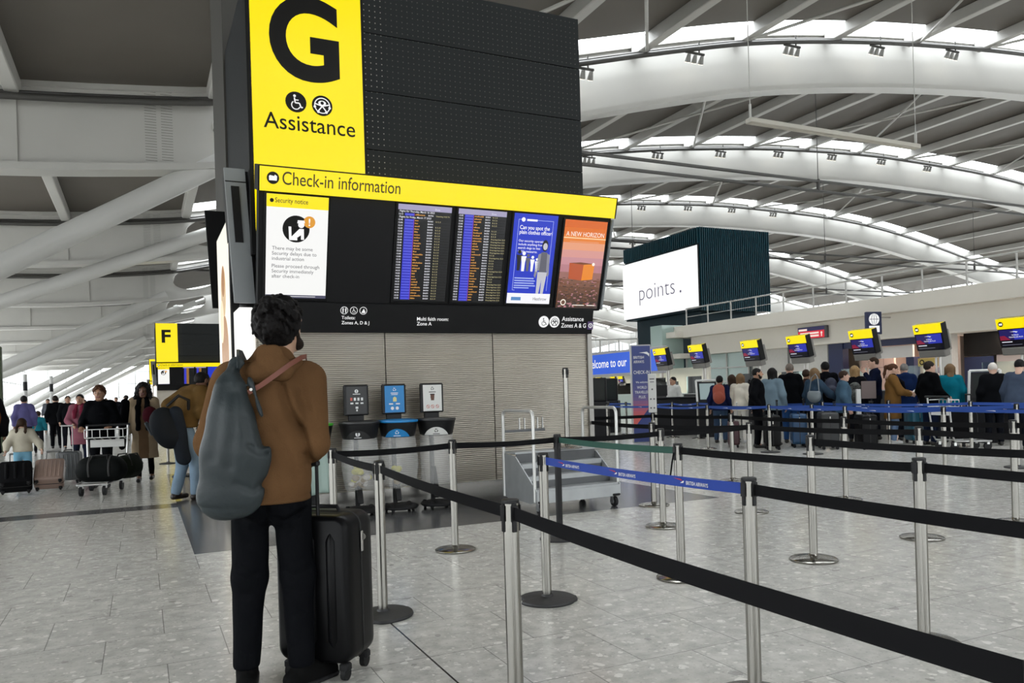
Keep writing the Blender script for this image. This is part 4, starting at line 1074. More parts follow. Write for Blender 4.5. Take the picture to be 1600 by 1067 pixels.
# ================================================================ people: one smooth surface per body and garment
def surfnets(v, org, h):
    nx, ny, nz = v.shape; s = v < 0
    cnt = np.zeros((nx-1, ny-1, nz-1), np.float32); sm = np.zeros((3, nx-1, ny-1, nz-1), np.float32)
    I, J, K = np.meshgrid(np.arange(nx, dtype=np.float32), np.arange(ny, dtype=np.float32), np.arange(nz, dtype=np.float32), indexing='ij')
    for ax in range(3):
        a = [slice(None)]*3; b = [slice(None)]*3; a[ax] = slice(0, -1); b[ax] = slice(1, None); a, b = tuple(a), tuple(b)
        m = s[a] != s[b]; den = v[a]-v[b]; t = np.where(m, v[a]/np.where(den == 0, 1, den), 0).astype(np.float32)
        P = [I[a].copy(), J[a].copy(), K[a].copy()]; P[ax] += t
        o = [k for k in range(3) if k != ax]
        for d0 in (0, 1):
            for d1 in (0, 1):
                sl = [slice(None)]*3
                sl[o[0]] = slice(d0, v.shape[o[0]]-1+d0); sl[o[1]] = slice(d1, v.shape[o[1]]-1+d1); sl = tuple(sl)
                mm = m[sl]; cnt += mm
                for k in range(3): sm[k] += P[k][sl]*mm
    act = cnt > 0; idx = -np.ones(act.shape, np.int64); idx[act] = np.arange(act.sum())
    V = np.stack([(sm[k][act]/cnt[act])*h + org[k] for k in range(3)], 1)
    F = []
    for ax in range(3):
        o = [(ax+1) % 3, (ax+2) % 3]
        a = [slice(None)]*3; b = [slice(None)]*3; a[ax] = slice(0, -1); b[ax] = slice(1, None)
        for k in o: a[k] = slice(1, -1); b[k] = slice(1, -1)
        sa, sb = s[tuple(a)], s[tuple(b)]; e = np.argwhere(sa != sb)
        if not len(e): continue
        ins = sa[tuple(e.T)]
        base = e.copy()
        for k in o: base[:, k] += 1
        q = []
        for (d0, d1) in ((-1, -1), (0, -1), (0, 0), (-1, 0)):
            c = base.copy(); c[:, o[0]] += d0; c[:, o[1]] += d1; q.append(idx[tuple(c.T)])
        q = np.stack(q, 1); q[~ins] = q[~ins][:, ::-1]; F.append(q)
    return V, (np.concatenate(F) if F else np.zeros((0, 4), int))
class SDF:
    def __init__(s): s.p = []; s.lo = np.full(3, 9.); s.hi = np.full(3, -9.)
    def _bb(s, pts, r):
        for p in pts: s.lo = np.minimum(s.lo, np.array(p)-r); s.hi = np.maximum(s.hi, np.array(p)+r)
    def cone(s, a, b, ra, rb=None, k=.03, sy=1.0, sub=False, sx=1.0):
        rb = ra if rb is None else rb; s.p.append(('c', np.array(a, float), np.array(b, float), ra, rb, k, sx, sy, sub))
        if not sub: s._bb((a, b), max(ra, rb)*max(sx, sy, 1))
        return s
    def chain(s, pts, rs, k=.03, sy=1.0):
        for i in range(len(pts)-1): s.cone(pts[i], pts[i+1], rs[i], rs[i+1], k, sy)
        return s
    def ell(s, c, r, k=.03, sub=False, R=None):
        s.p.append(('e', np.array(c, float), np.array(r, float), R, k, sub))
        if not sub: s._bb((c,), max(r))
        return s
    def cut(s, p, n): s.p.append(('h', np.array(p, float), np.array(n, float)/np.linalg.norm(n))); return s      # keep the side where dot < 0
    def crease(s, pts, w, depth, side=-1): s.p.append(('g', pts, w, depth, side)); return s      # a fold line drawn over the back (side -1) of a garment
    def noise(s, amp, fx, fy, fz, ph=0.0): s.p.append(('n', amp, fx, fy, fz, ph)); return s
    def mesh(s, h, pad=.03):
        lo = s.lo - pad - h; hi = s.hi + pad + h; n = np.ceil((hi-lo)/h).astype(int)+1
        g = [lo[k] + h*np.arange(n[k], dtype=np.float32) for k in range(3)]
        X, Y, Z = np.meshgrid(*[q.astype(np.float32) for q in g], indexing='ij')
        v = np.full(X.shape, 9., np.float32)
        for p in s.p:
            if p[0] == 'c':
                _, a, b, ra, rb, k, sx, sy, sub = p; ba = b-a; L = max((ba**2).sum(), 1e-9)
                t = np.clip(((X-a[0])*ba[0] + (Y-a[1])*ba[1] + (Z-a[2])*ba[2])/L, 0, 1)
                dx = (X-a[0]-t*ba[0])/sx; dy = (Y-a[1]-t*ba[1])/sy; dz = Z-a[2]-t*ba[2]
                d = (np.sqrt(dx*dx+dy*dy+dz*dz) - (ra+(rb-ra)*t))*min(1, sx, sy)
            elif p[0] == 'e':
                _, c, r, R, k, sub = p; dx, dy, dz = X-c[0], Y-c[1], Z-c[2]
                if R is not None:
                    M = np.array(R.transposed()); dx, dy, dz = (M[0][0]*dx+M[0][1]*dy+M[0][2]*dz, M[1][0]*dx+M[1][1]*dy+M[1][2]*dz, M[2][0]*dx+M[2][1]*dy+M[2][2]*dz)
                q = np.sqrt((dx/r[0])**2+(dy/r[1])**2+(dz/r[2])**2); q2 = np.sqrt((dx/r[0]**2)**2+(dy/r[1]**2)**2+(dz/r[2]**2)**2)
                d = q*(q-1)/np.maximum(q2, 1e-6)
            elif p[0] == 'g':
                _, pts, w, dep, side = p; best = np.full(X.shape, 9., np.float32)
                for (ax_, az_), (bx_, bz_) in zip(pts[:-1], pts[1:]):
                    L = max((bx_-ax_)**2+(bz_-az_)**2, 1e-9); t = np.clip(((X-ax_)*(bx_-ax_)+(Z-az_)*(bz_-az_))/L, 0, 1)
                    best = np.minimum(best, np.hypot(X-ax_-t*(bx_-ax_), Z-az_-t*(bz_-az_)))
                v = v + dep*np.exp(-(best/w)**2)*np.clip(side*Y/.05, 0, 1); continue
            elif p[0] == 'h':
                _, c, n_ = p; v = np.maximum(v, (X-c[0])*n_[0]+(Y-c[1])*n_[1]+(Z-c[2])*n_[2]); continue
            else:
                _, amp, fx, fy, fz, ph = p
                v = v + amp*(np.sin(fx*X+1.7*np.sin(fz*.6*Z+ph)+ph)*np.cos(fy*Y+ph*2)*.6 + .4*np.sin(fz*Z+1.3*np.sin(fx*.7*X+ph*1.3)+2*np.cos(fy*.5*Y))); continue
            if sub:
                hh = np.clip(.5-.5*(v+d)/k, 0, 1); v = v+(-d-v)*hh + k*hh*(1-hh)
            else:
                hh = np.clip(.5+.5*(d-v)/k, 0, 1); v = d+(v-d)*hh - k*hh*(1-hh)
        for ax in range(3):     # close the border
            sl = [slice(None)]*3
            for e in (0, -1): sl[ax] = e; v[tuple(sl)] = np.maximum(v[tuple(sl)], h)
        return surfnets(v, lo, h)
def np_mesh(name, V, F, mats, mi=None, parent=None, loc=None, rot=None):
    me = bpy.data.meshes.new(name); n = len(F)
    me.vertices.add(len(V)); me.vertices.foreach_set('co', np.asarray(V, np.float32).ravel())
    me.loops.add(4*n); me.loops.foreach_set('vertex_index', np.asarray(F, np.int32).ravel())
    me.polygons.add(n); me.polygons.foreach_set('loop_start', np.arange(0, 4*n, 4, dtype=np.int32)); me.polygons.foreach_set('loop_total', np.full(n, 4, np.int32))
    for m in (mats if isinstance(mats, list) else [mats]): me.materials.append(m)
    if mi is not None: me.polygons.foreach_set('material_index', np.asarray(mi, np.int32))
    me.polygons.foreach_set('use_smooth', np.ones(n, bool)); me.update(calc_edges=True); me.validate()
    return link(name, me, parent, loc, rot)

# -- a head (faces +y, origin in its middle) and a relaxed hand (hangs along -z, palm to -x, thumb to +y)
def make_head():
    s = SDF()
    s.ell((0, -.018, .018), (.073, .094, .09)).ell((0, .022, -.04), (.059, .064, .078), k=.04).cone((-.025, .055, -.098), (.025, .055, -.098), .02, k=.03)
    s.cone((0, -.02, -.06), (0, -.035, -.17), .056, .058, k=.03)
    s.cone((-.04, .072, .024), (.04, .072, .024), .014, k=.02)
    s.ell((-.031, .094, .006), (.016, .014, .012), k=.012, sub=True).ell((.031, .094, .006), (.016, .014, .012), k=.012, sub=True)
    s.ell((-.031, .076, .005), (.0135, .0125, .0115), k=.004).ell((.031, .076, .005), (.0135, .0125, .0115), k=.004)
    s.cone((0, .086, .01), (0, .105, -.026), .008, .013, k=.012).ell((-.012, .096, -.03), (.009, .009, .008), k=.008).ell((.012, .096, -.03), (.009, .009, .008), k=.008)
    s.cone((-.02, .082, -.058), (.02, .082, -.058), .0085, k=.008).cone((-.016, .082, -.069), (.016, .082, -.069), .009, k=.008)
    s.cone((-.026, .097, -.0635), (.026, .097, -.0635), .003, k=.006, sub=True)
    for q in (-1, 1):
        s.ell((q*.075, -.008, -.006), (.011, .021, .032), k=.01); s.ell((q*.086, .0, -.003), (.006, .011, .018), k=.008, sub=True)
    V, F = s.mesh(.0052, .01); c = V[F].mean(1)
    mi = np.zeros(len(F), int)
    mi[(np.abs(c[:, 0]) < .024) & (c[:, 1] > .078) & (c[:, 2] < -.05) & (c[:, 2] > -.078)] = 1
    ex = np.abs(np.abs(c[:, 0])-.031); e = (ex < .0105) & (np.abs(c[:, 2]-.005) < .0065) & (c[:, 1] > .07); mi[e] = 2
    mi[e & (ex < .0055)] = 3
    b = (np.abs(np.abs(c[:, 0])-.034) < .02) & (np.abs(c[:, 2]-.028-.12*(.02-ex)) < .0042) & (c[:, 1] > .05); mi[b] = 3
    return V, F, mi
def make_hand(curl=.55):
    s = SDF(); s.ell((0, 0, -.048), (.015, .038, .05)).cone((0, 0, .03), (0, 0, -.02), .024, .024, sy=1.15)
    for (y, L, r, sp) in ((.029, .072, .0088, .1), (.010, .082, .0092, .03), (-.010, .076, .0088, -.04), (-.028, .06, .008, -.12)):
        p = np.array((0, y, -.088)); a = .12
        for seg in (.45, .32, .23):
            d = np.array((-math.sin(a), sp*math.cos(a), -math.cos(a))); q = p + d*L*seg; s.cone(p, q, r, r*.93, k=.006); p = q; r *= .93; a += curl
    s.chain([(-.004, .026, -.02), (-.012, .05, -.052), (-.02, .056, -.083), (-.026, .052, -.1)], [.013, .012, .0098, .0085], k=.01)
    return s.mesh(.0044, .008)
HEAD = make_head(); HAND = make_hand(); GRIP = make_hand(1.05)
def SKIN(c):
    return mat('skin_' + c, {'fair': (.58, .36, .27), 'tan': (.4, .22, .14), 'olive': (.45, .27, .18), 'brown': (.16, .075, .045), 'dark': (.07, .035, .024)}[c], .5)
LIP = {'fair': (.42, .16, .14), 'tan': (.28, .11, .09), 'olive': (.32, .14, .11), 'brown': (.12, .045, .04), 'dark': (.06, .025, .022)}
EYEW = mat('eye_white', (.6, .58, .55), .3); EYED = mat('eye_dark', (.015, .01, .008), .3)
def cloth(c, rough=.8, sheen=.0, bump=.25, bs=60):
    return mat('cloth_%s_%s' % (c, rough), c, rough, spec=.03, vary=.12, vscale=5, bump=bump, bscale=bs, sheen=sheen)
def HAIRM(c):
    m = mat('hair_' + c, {'black': (.008, .007, .007), 'dark': (.018, .012, .009), 'brown': (.035, .019, .011), 'auburn': (.07, .028, .013), 'blonde': (.3, .19, .09), 'dirty': (.17, .105, .055), 'grey': (.2, .19, .18), 'white': (.62, .58, .54), 'short_grey': (.16, .13, .11)}[c], .6, spec=.15, bump=.5, bscale=90)
    return m
def basis(d, hint):
    z = -Vector(d).normalized(); x = Vector(hint); x = (x - z*x.dot(z))
    if x.length < 1e-4: x = Vector((1, 0, 0)) - z*z.x
    x.normalize(); return np.array(Matrix((x, z.cross(x), z)).transposed())
def person(label, x, y, yaw, h=1.7, z0=0.0, skin='fair', hair=('short', 'dark'), top=('2a2a2e', .86, 0), legs='1a1c24', shoes='15130f', pose=None, look=(0, 0), fat=1.0, res=.016,
           group=None, collar=None, skirt=None, inner=None, scarf=None, child=False, beard=False, hood=False, fold=.006, legw=1.0):
    P = dict(pose or {}); s = h/1.75; ln = P.get('lean', 0.0); sd = P.get('side', 0.0)
    hs = 1.09 if not child else 1.24
    sh = 1.42 if not child else 1.36
    J = dict(pelvis=(0, 0, .95), chest=(0, ln*.75, 1.28), neck=(0, -.01+ln*1.1, sh+.07), shR=(.158, ln-.01, sh), shL=(-.158, ln-.01, sh), elR=(.25, ln-.04, 1.13), elL=(-.25, ln-.04, 1.13), wrR=(.26, ln+.06, .89), wrL=(-.26, ln+.06, .89),
             hpR=(.09, 0, .9), hpL=(-.09, 0, .9), knR=(.105, .02, .49), knL=(-.105, .02, .49), anR=(.11, -.02, .085), anL=(-.11, -.02, .085), head=(0, .03+ln*1.25, sh+.215))
    J.update({k: v for k, v in P.items() if isinstance(v, tuple)})
    J = {k: np.array(v)*s for k, v in J.items()}
    # body
    b = SDF(); f = fat
    b.cone(J['pelvis'], J['chest'], .125*s*f, .13*s*f, sy=.72).cone(J['chest'], (J['shR']+J['shL'])/2, .13*s*f, .08*s, sy=.72).cone(J['shL'], J['shR'], .055*s, sy=.9)
    b.cone((J['shR']+J['shL'])/2, J['neck'], .07*s, .055*s); b.cone(J['neck'], J['head']-np.array((0, .02, .05))*s, .054*s, .05*s)
    for q in 'RL':
        b.chain([J['sh'+q], J['el'+q], J['wr'+q]], [.047*s, .036*s, .026*s]); b.chain([J['hp'+q], J['kn'+q], J['an'+q]], [.085*s*f, .052*s, .036*s]); b.cone(J['an'+q], J['an'+q]+np.array((0, .1, -.045))*s, .034*s, .028*s)
    V, F = b.mesh(res); Vs = [V]; Fs = [F]; Ms = [np.zeros(len(F), int)]; n = len(V)
    R = np.array((Matrix.Rotation(look[0], 3, 'Z') @ Matrix.Rotation(look[1], 3, 'X')))
    hv = (HEAD[0]*s*hs) @ R.T + J['head']; Vs.append(hv); Fs.append(HEAD[1]+n); Ms.append(HEAD[2]); n += len(hv)
    for q, sg in (('R', 1), ('L', -1)):
        Hm = GRIP if P.get('grip') else HAND; V0 = Hm[0].copy(); V0[:, 0] *= sg; F0 = Hm[1] if sg > 0 else Hm[1][:, ::-1]
        B_ = basis(J['wr'+q]-J['el'+q], P.get('hint'+q, [sg, 0, 0])); hv = (V0*s) @ B_.T + J['wr'+q]; Vs.append(hv); Fs.append(F0+n); Ms.append(np.zeros(len(F0), int)); n += len(hv)
    lip = mat('lips_'+skin, LIP[skin], .45)
    root = np_mesh('person', np.concatenate(Vs), np.concatenate(Fs), [SKIN(skin), lip, EYEW, EYED], np.concatenate(Ms), None, (x, y, z0), (0, 0, yaw))
    tag(root, label, 'person', group)
    # top garment
    col, hem, puff = top; t = SDF(); g = .02*s+puff; cm = cloth(col, .8)
    mid = (J['shR']+J['shL'])/2
    t.cone(J['pelvis']+np.array((0, 0, .03))*s, J['chest'], .135*s*f+g, .145*s*f+g, sy=.78).cone(J['chest'], mid, .145*s*f+g, .09*s+g*.6, sy=.76).cone(J['shL'], J['shR'], .058*s+g*.6, sy=1).cone(mid, J['neck'], .075*s+g*.4, .06*s+g*.3)
    if hem < .86: t.cone(J['pelvis'], (J['pelvis'][0], J['pelvis'][1]-.01, hem*s), .145*s*f+g, .175*s*f+g, sy=.8, k=.06)
    else: t.cone(J['pelvis']+np.array((0, 0, .03))*s, J['pelvis']-np.array((0, 0, .1))*s, .14*s*f+g, .148*s*f+g, sy=.8)
    for q in 'RL':
        w = J['wr'+q] + (J['el'+q]-J['wr'+q])*.1
        t.chain([J['sh'+q], J['el'+q], w], [.055*s+g*.75, .046*s+g*.7, .036*s+g*.45], k=.035)
    if hood: t.ell(J['neck']+np.array((0, -.075, -.03 if not child else -.08))*s, np.array((.12, .06, .09 if not child else .06))*s, k=.04)
    t.noise(fold, 17/s, 19/s, 24/s, x*7+y)
    t.cut((0, 0, hem*s), (0, 0, -1)).cut(J['neck']+np.array((0, 0, .045))*s, (0, .25, 1))
    V, F = t.mesh(res); mats_ = [cm]; mi = None
    if inner:
        c = V[F].mean(1); mi = ((np.abs(c[:, 0]) < (.055*s)*(1+.4*(c[:, 2] < 1.0*s))) & (c[:, 1] > mid[1]+.02)).astype(int); mats_ = [cm, cloth(inner, .8)]
    if len(F): np_mesh('jacket' if hem < 1 else 'top', V, F, mats_, mi, root)
    # lower garment
    l = SDF()
    l.cone(J['pelvis']+np.array((0, 0, .04))*s, (J['hpR']+J['hpL'])/2, .135*s*f, .13*s*f, sy=.8)
    for q in 'RL': l.chain([J['hp'+q], J['kn'+q], J['an'+q]+(J['kn'+q]-J['an'+q])*.04], [.1*s*f, .073*s*legw, .056*s*legw], k=.03)
    l.noise(.005, 21/s, 17/s, 19/s, x)
    if not np.any([J['an'+q][2] > .2*s for q in 'RL']): l.cut((0, 0, .07*s), (0, 0, -1))
    V, F = l.mesh(res); np_mesh('trousers', V, F, cloth(legs, .75), None, root)
    if skirt:
        k = SDF(); k.cone(J['pelvis'], (J['pelvis'][0], J['pelvis'][1], skirt[1]*s), .15*s*f, .19*s*f, sy=.85).cut((0, 0, skirt[1]*s), (0, 0, -1)); k.noise(.008, 25, 20, 9, x); V, F = k.mesh(res); np_mesh('skirt', V, F, cloth(skirt[0], .8), None, root)
    for q in 'RL':
        k = SDF(); a = J['an'+q]; dn = P.get('toe'+q, (0, 1.0, 0)); d = np.array(dn)/np.linalg.norm(dn)
        k.cone(a+np.array((0, 0, -.045))*s-d*.03*s, a+np.array((0, 0, -.05))*s+d*.15*s, .043*s, .036*s, sx=1.0).cone(a+np.array((0, 0, -.01))*s, a+np.array((0, 0, .03))*s, .043*s, .04*s)
        if abs(d[2]) < .1: k.cut((0, 0, a[2]-.084*s), (0, 0, -1))
        V, F = k.mesh(.012); np_mesh('shoe', V, F, mat('shoe_' + shoes, shoes, .45), None, root)
    # hair
    style, hc = hair; k = SDF(); C = lambda *p: np.array(p)*s*hs
    if style != 'bald':
        th = {'crop': 1.03, 'short': 1.1, 'bun': 1.06, 'pony': 1.06, 'plaits': 1.06, 'long': 1.12, 'bob': 1.14, 'afro': 1.3, 'wavy': 1.28, 'curly': 1.3, 'thin': 1.03}[style]
        k.ell(C(0, -.018, .018), C(.073*th+.003, .094*th, .09*th))
        if style in ('long', 'bob', 'afro'):
            L = {'long': .36, 'bob': .15, 'afro': .28}[style]; w = {'long': .084, 'bob': .08, 'afro': .115}[style]
            k.cone(C(0, -.045, 0), C(0, -.085, -L), w*s*hs, w*.8*s*hs, sy=.62, k=.04)
            for q in (-1, 1): k.cone(C(q*.07, 0, .02), C(q*(.085 if style != 'afro' else .14), .01, -L*.8), .03*s*(1.3 if style == 'afro' else 1), .026*s*(1.7 if style == 'afro' else 1), k=.04)
        if style == 'wavy': k.ell(C(0, -.03, -.02), C(.094, .095, .085))
        k.ell(C(0, .1, -.03), C(.066, .085, .098), k=.012, sub=True)
        if style in ('crop', 'short', 'thin', 'curly', 'bun', 'pony', 'plaits'): 
            k.cut(C(0, .088, .06), (0, .62, -.78))
        if style == 'bun': k.ell(C(0, -.115, .05), C(.04, .04, .04))
        if style == 'pony': k.chain([C(0, -.1, .04), C(0, -.15, 0), C(0, -.13, -.14), C(0, -.11, -.22)], [.03*s, .034*s, .028*s, .014*s])
        if style == 'plaits':
            for q in (-1, 1): k.chain([C(q*.06, -.06, -.02), C(q*.075, -.1, -.07), C(q*.07, -.125, -.14), C(q*.066, -.12, -.24)], [.026*s, .024*s, .022*s, .013*s])
        if beard: k.cone(C(-.04, .05, -.085), C(.04, .05, -.085), .03*s, k=.01).cone(C(-.062, .012, -.03), C(-.045, .045, -.085), .018*s).cone(C(.062, .012, -.03), C(.045, .045, -.085), .018*s)
        a = {'afro': .012, 'wavy': .009, 'curly': .009, 'long': .004}.get(style, .003); k.noise(a*s, 95, 85, 70 if style != 'long' else 22, x*3)
        V, F = k.mesh(.0085 if h > 1 else .008); V = V @ R.T + J['head']; np_mesh('hair', V, F, HAIRM(hc), None, root)
    if scarf:
        k = SDF(); nk = J['neck']; k.cone(nk+np.array((-.045, .02, .0))*s, nk+np.array((.045, .02, .0))*s, .055*s, sy=1.1)
        for q in (-1, 1): k.chain([nk+np.array((q*.06, .05, -.02))*s, J['chest']+np.array((q*.075, .13*f+g, .05))*s, np.array((q*.08*s, J['pelvis'][1]+.16*s*f+g, (.95 if scarf[1] > 0 else 1.2)*s))], [.045*s, .045*s, .04*s])
        k.noise(.005, 60, 50, 40, x); V, F = k.mesh(.011); np_mesh('scarf', V, F, cloth(scarf[0], .85), None, root)
    if hood and False: pass
    root['joints'] = 0; del root['joints']
    root_j[root] = J
    return root
root_j = {}
def faceto(dx, dy): return math.atan2(-dx, dy)

# ================================================================ the man in brown in front
def main_man():
    X0, Y0 = .545, 3.86; yaw = faceto(.16, 1.0) - .16
    sc = 1.0
    J = dict(pelvis=(.0, 0, 1.0), hpL=(-.092, 0, .95), hpR=(.092, 0, .95), knL=(-.115, .03, .52), knR=(.11, .03, .52), anL=(-.135, 0, .095), anR=(.12, -.02, .095),
             mid=(.02, 0, 1.49), shL=(-.165, -.01, 1.475), shR=(.195, .02, 1.475), elR=(.2, -.02, 1.16), wrR=(.13, .24, 1.06), elL=(-.27, .05, 1.17), wrL=(-.2, .3, 1.08), neck=(.04, .0, 1.57), head=(.07, .03, 1.72))
    J = {k: np.array(v) for k, v in J.items()}
    R = np.array(Matrix.Rotation(-.5, 3, 'Z') @ Matrix.Rotation(.08, 3, 'X'))
    b = SDF(); b.cone(J['pelvis'], (.01, 0, 1.3), .115, .135, sy=.72).cone((.01, 0, 1.3), J['mid'], .135, .08, sy=.72).cone(J['shL'], J['shR'], .055).cone(J['mid'], J['neck'], .07, .058).cone(J['neck'], J['head']-np.array((0, .02, .05)), .057, .054)
    for q in 'RL':
        b.chain([J['sh'+q], J['el'+q], J['wr'+q]], [.05, .04, .028]); b.chain([J['hp'+q], J['kn'+q], J['an'+q]], [.072, .05, .036]); b.cone(J['an'+q], J['an'+q]+np.array((0, .1, -.05)), .036, .03)
    V, F = b.mesh(.013); Vs, Fs, Ms = [V], [F], [np.zeros(len(F), int)]; n = len(V)
    hv = (HEAD[0]*1.06) @ R.T + J['head']; Vs.append(hv); Fs.append(HEAD[1]+n); Ms.append(HEAD[2]); n += len(hv)
    for q, sg in (('R', 1), ('L', -1)):
        V0 = GRIP[0].copy(); V0[:, 0] *= sg; F0 = GRIP[1] if sg > 0 else GRIP[1][:, ::-1]
        B_ = basis(J['wr'+q]-J['el'+q], (sg, 0, .3)); hv = V0*1.04 @ B_.T + J['wr'+q]; Vs.append(hv); Fs.append(F0+n); Ms.append(np.zeros(len(F0), int)); n += len(hv)
    root = np_mesh('person', np.concatenate(Vs), np.concatenate(Fs), [SKIN('olive'), mat('lips_olive', LIP['olive'], .45), EYEW, EYED], np.concatenate(Ms), None, (X0, Y0, 0), (0, 0, yaw))
    tag(root, 'man in brown fleece coat seen from behind, reading the screens beside a black suitcase', 'person')
    # coat
    c = SDF()
    c.cone((0, -.015, 1.0), (.015, -.01, 1.3), .184, .172, sy=.93).cone((.015, -.01, 1.3), (.02, -.01, 1.44), .17, .125, sy=.86, k=.05).cone((.0, -.015, 1.0), (-.0, -.015, .88), .185, .19, sy=.93)
    c.cone(J['shL']+np.array((.02, 0, -.01)), J['shR']+np.array((-.03, 0, -.01)), .082, .085, k=.05).cone((.02, -.01, 1.5), (.03, .0, 1.56), .105, .088, k=.05)
    c.chain([J['shR']+np.array((-.01, 0, -.015)), J['elR'], J['wrR']], [.088, .084, .055], k=.014).chain([J['shL']+np.array((0, 0, -.015)), J['elL'], J['wrL']], [.092, .083, .055], k=.03)
    # folds: armpit creases and diagonal drag lines
    for pts, w, dp in (([(.08, 1.43), (.112, 1.32), (.172, 1.2), (.198, 1.06)], .017, .026), ([(.05, 1.22), (.1, 1.11), (.14, 1.02)], .022, .009), ([(.1, 1.3), (.15, 1.24), (.2, 1.23)], .016, .008),
                       ([(.17, 1.4), (.2, 1.3), (.215, 1.2)], .022, .008), ([(.02, 1.14), (.06, 1.0), (.07, .92)], .024, .006), ([(.22, 1.16), (.17, 1.1)], .014, .008), ([(-.19, .918), (.2, .918)], .004, .004), ([(-.1, 1.47), (-.0, 1.44), (.12, 1.47)], .012, .005)):
        c.crease(pts, w, dp)
    c.crease([(.135, 1.4), (.165, 1.3), (.21, 1.2)], .02, -.008)
    c.noise(.0042, 16, 18, 21, 1.0).noise(.002, 47, 40, 33, 2.0)
    c.cone((.035, .02, 1.5), (.04, .03, 1.75), .068, .075, k=.012, sub=True)
    c.cut((0, 0, .888), (0, 0, -1)).cut((.03, 0, 1.625), (.0, .35, 1))
    V, F = c.mesh(.0078); coat = cloth((.125, .066, .03), .92, .0, .3, 160); co = np_mesh('coat', V, F, coat, None, root)
    k = SDF(); k.cone((-.02, -.112, 1.49), (.085, -.108, 1.495), .04, .04, sy=.6, k=.02).cone((.085, -.105, 1.5), (.14, -.02, 1.53), .04, .034, k=.03).cone((-.03, -.108, 1.49), (-.085, -.03, 1.525), .04, .034, k=.03).cone((.02, -.1, 1.57), (.05, -.1, 1.57), .05, .05, k=.03, sy=.5)
    k.noise(.002, 40, 40, 30, 1); V, F = k.mesh(.007); np_mesh('folded_collar', V, F, coat, None, co)
    # trousers with creases
    t = SDF(); t.cone((0, 0, 1.0), (0, -.005, .93), .15, .158, sy=.84)
    t.chain([J['hpL'], J['knL'], J['anL']+np.array((0, 0, .03))], [.092, .08, .06], k=.03).chain([J['hpR'], J['knR'], J['anR']+np.array((0, 0, .03))], [.092, .08, .06], k=.03)
    t.ell((-.07, -.075, .9), (.085, .07, .1), k=.05).ell((.075, -.075, .9), (.085, .07, .1), k=.05)
    for (p, q, r) in (((-.17, -.06, .82), (-.04, -.13, .78), .008), ((.04, -.13, .78), (.17, -.06, .84), .008), ((-.16, -.05, .6), (-.06, -.09, .55), .008), ((.07, -.09, .57), (.17, -.04, .62), .008), ((-.14, -.06, .45), (-.08, -.08, .4), .007), ((.08, -.08, .42), (.15, -.05, .37), .007)): t.cone(p, q, r, r*.6, k=.02, sub=True)
    
    for pts, dp in (([(-.17, .84), (-.06, .8), (-.02, .83)], .008), ([(.02, .83), (.08, .8), (.17, .84)], .008), ([(-.15, .9), (-.1, .7)], .006), ([(.15, .88), (.1, .72)], .006), ([(-.19, .56), (-.12, .53), (-.05, .56)], .008), ([(.04, .57), (.1, .53), (.18, .56)], .008), ([(-.18, .48), (-.1, .46)], .006), ([(.05, .47), (.15, .45)], .006), ([(-.18, .2), (-.1, .17)], .005), ([(.06, .2), (.16, .18)], .005), ([(0, .97), (0, .8)], .012)): t.crease(pts, .014, dp)
    t.noise(.0045, 23, 17, 15, 3).cut((0, 0, .1), (0, 0, -1)); V, F = t.mesh(.0085); np_mesh('trousers', V, F, cloth('0f1013', .75), None, root)
    for q, d in (('L', (-.12, 1, 0)), ('R', (.75, .75, 0))):
        d = np.array(d)/np.linalg.norm(d); a = J['an'+q]; k = SDF()
        k.cone(a+np.array((0, 0, -.052))-d*.05, a+np.array((0, 0, -.06))+d*.17, .047, .04, k=.03).cone(a+np.array((0, 0, -.01)), a+np.array((0, 0, .03)), .047, .045).cone(a+d*.02, a+np.array((0, 0, -.04))+d*.1, .04, .035)
        k.cut((0, 0, .0), (0, 0, -1)); V, F = k.mesh(.007); sh = np_mesh('shoe', V, F, mat('black_suede', (.006, .006, .006), .8, spec=.05, bump=.2), None, root)
        k = SDF(); k.cone(a+np.array((0, 0, -.08))-d*.05, a+np.array((0, 0, -.08))+d*.17, .051, .044, sy=1).cut((0, 0, .0), (0, 0, -1)).cut((0, 0, .024), (0, 0, 1)); V, F = k.mesh(.007); np_mesh('sole', V, F, RUBBER, None, sh)
    # hair: tousled mass built from many locks
    k = SDF(); Hd = lambda x, y, z: np.array((x, y, z))*1.06
    k.ell(Hd(0, -.02, .03), Hd(.088, .108, .1), k=.02).ell(Hd(0, -.045, -.025), Hd(.082, .075, .085), k=.03)
    r = random.Random(11)
    for i in range(170):
        th = r.uniform(0, 2*PI); ph = math.acos(r.uniform(-.55, 1)); nx_, ny_, nz_ = math.sin(ph)*math.cos(th), math.sin(ph)*math.sin(th), math.cos(ph)
        if ny_ > .35 and nz_ < .45: continue
        p = Hd(nx_*.09, -.022+ny_*.108, .022+nz_*.104); dn = Vector((nx_*.5+r.uniform(-.5, .5)+.25, ny_*.4+r.uniform(-.35, .35), -.75+nz_*.45)); nn = Vector((nx_, ny_, nz_)); dn = (dn - nn*dn.dot(nn)).normalized()
        L = r.uniform(.035, .07); m1 = p + np.array(dn)*L*.5 + np.array(nn)*.009; e = p + np.array(dn)*L + np.array(nn)*r.uniform(-.002, .014)
        if e[2] < -.115: continue
        k.chain([p, m1, e], [.0125, .0115, .004], k=.007)
    k.ell(Hd(0, .105, -.035), Hd(.07, .08, .105), k=.012, sub=True)
    for q in (-1, 1): k.ell(Hd(q*.085, .012, -.05), Hd(.03, .034, .035), k=.012, sub=True)
    k.noise(.0022, 120, 110, 90, 4)
    V, F = k.mesh(.005); V = V @ R.T + J['head']; np_mesh('hair', V, F, mat('black_wavy_hair', (.006, .005, .005), .55, spec=.12, bump=.4, bscale=140), None, root)
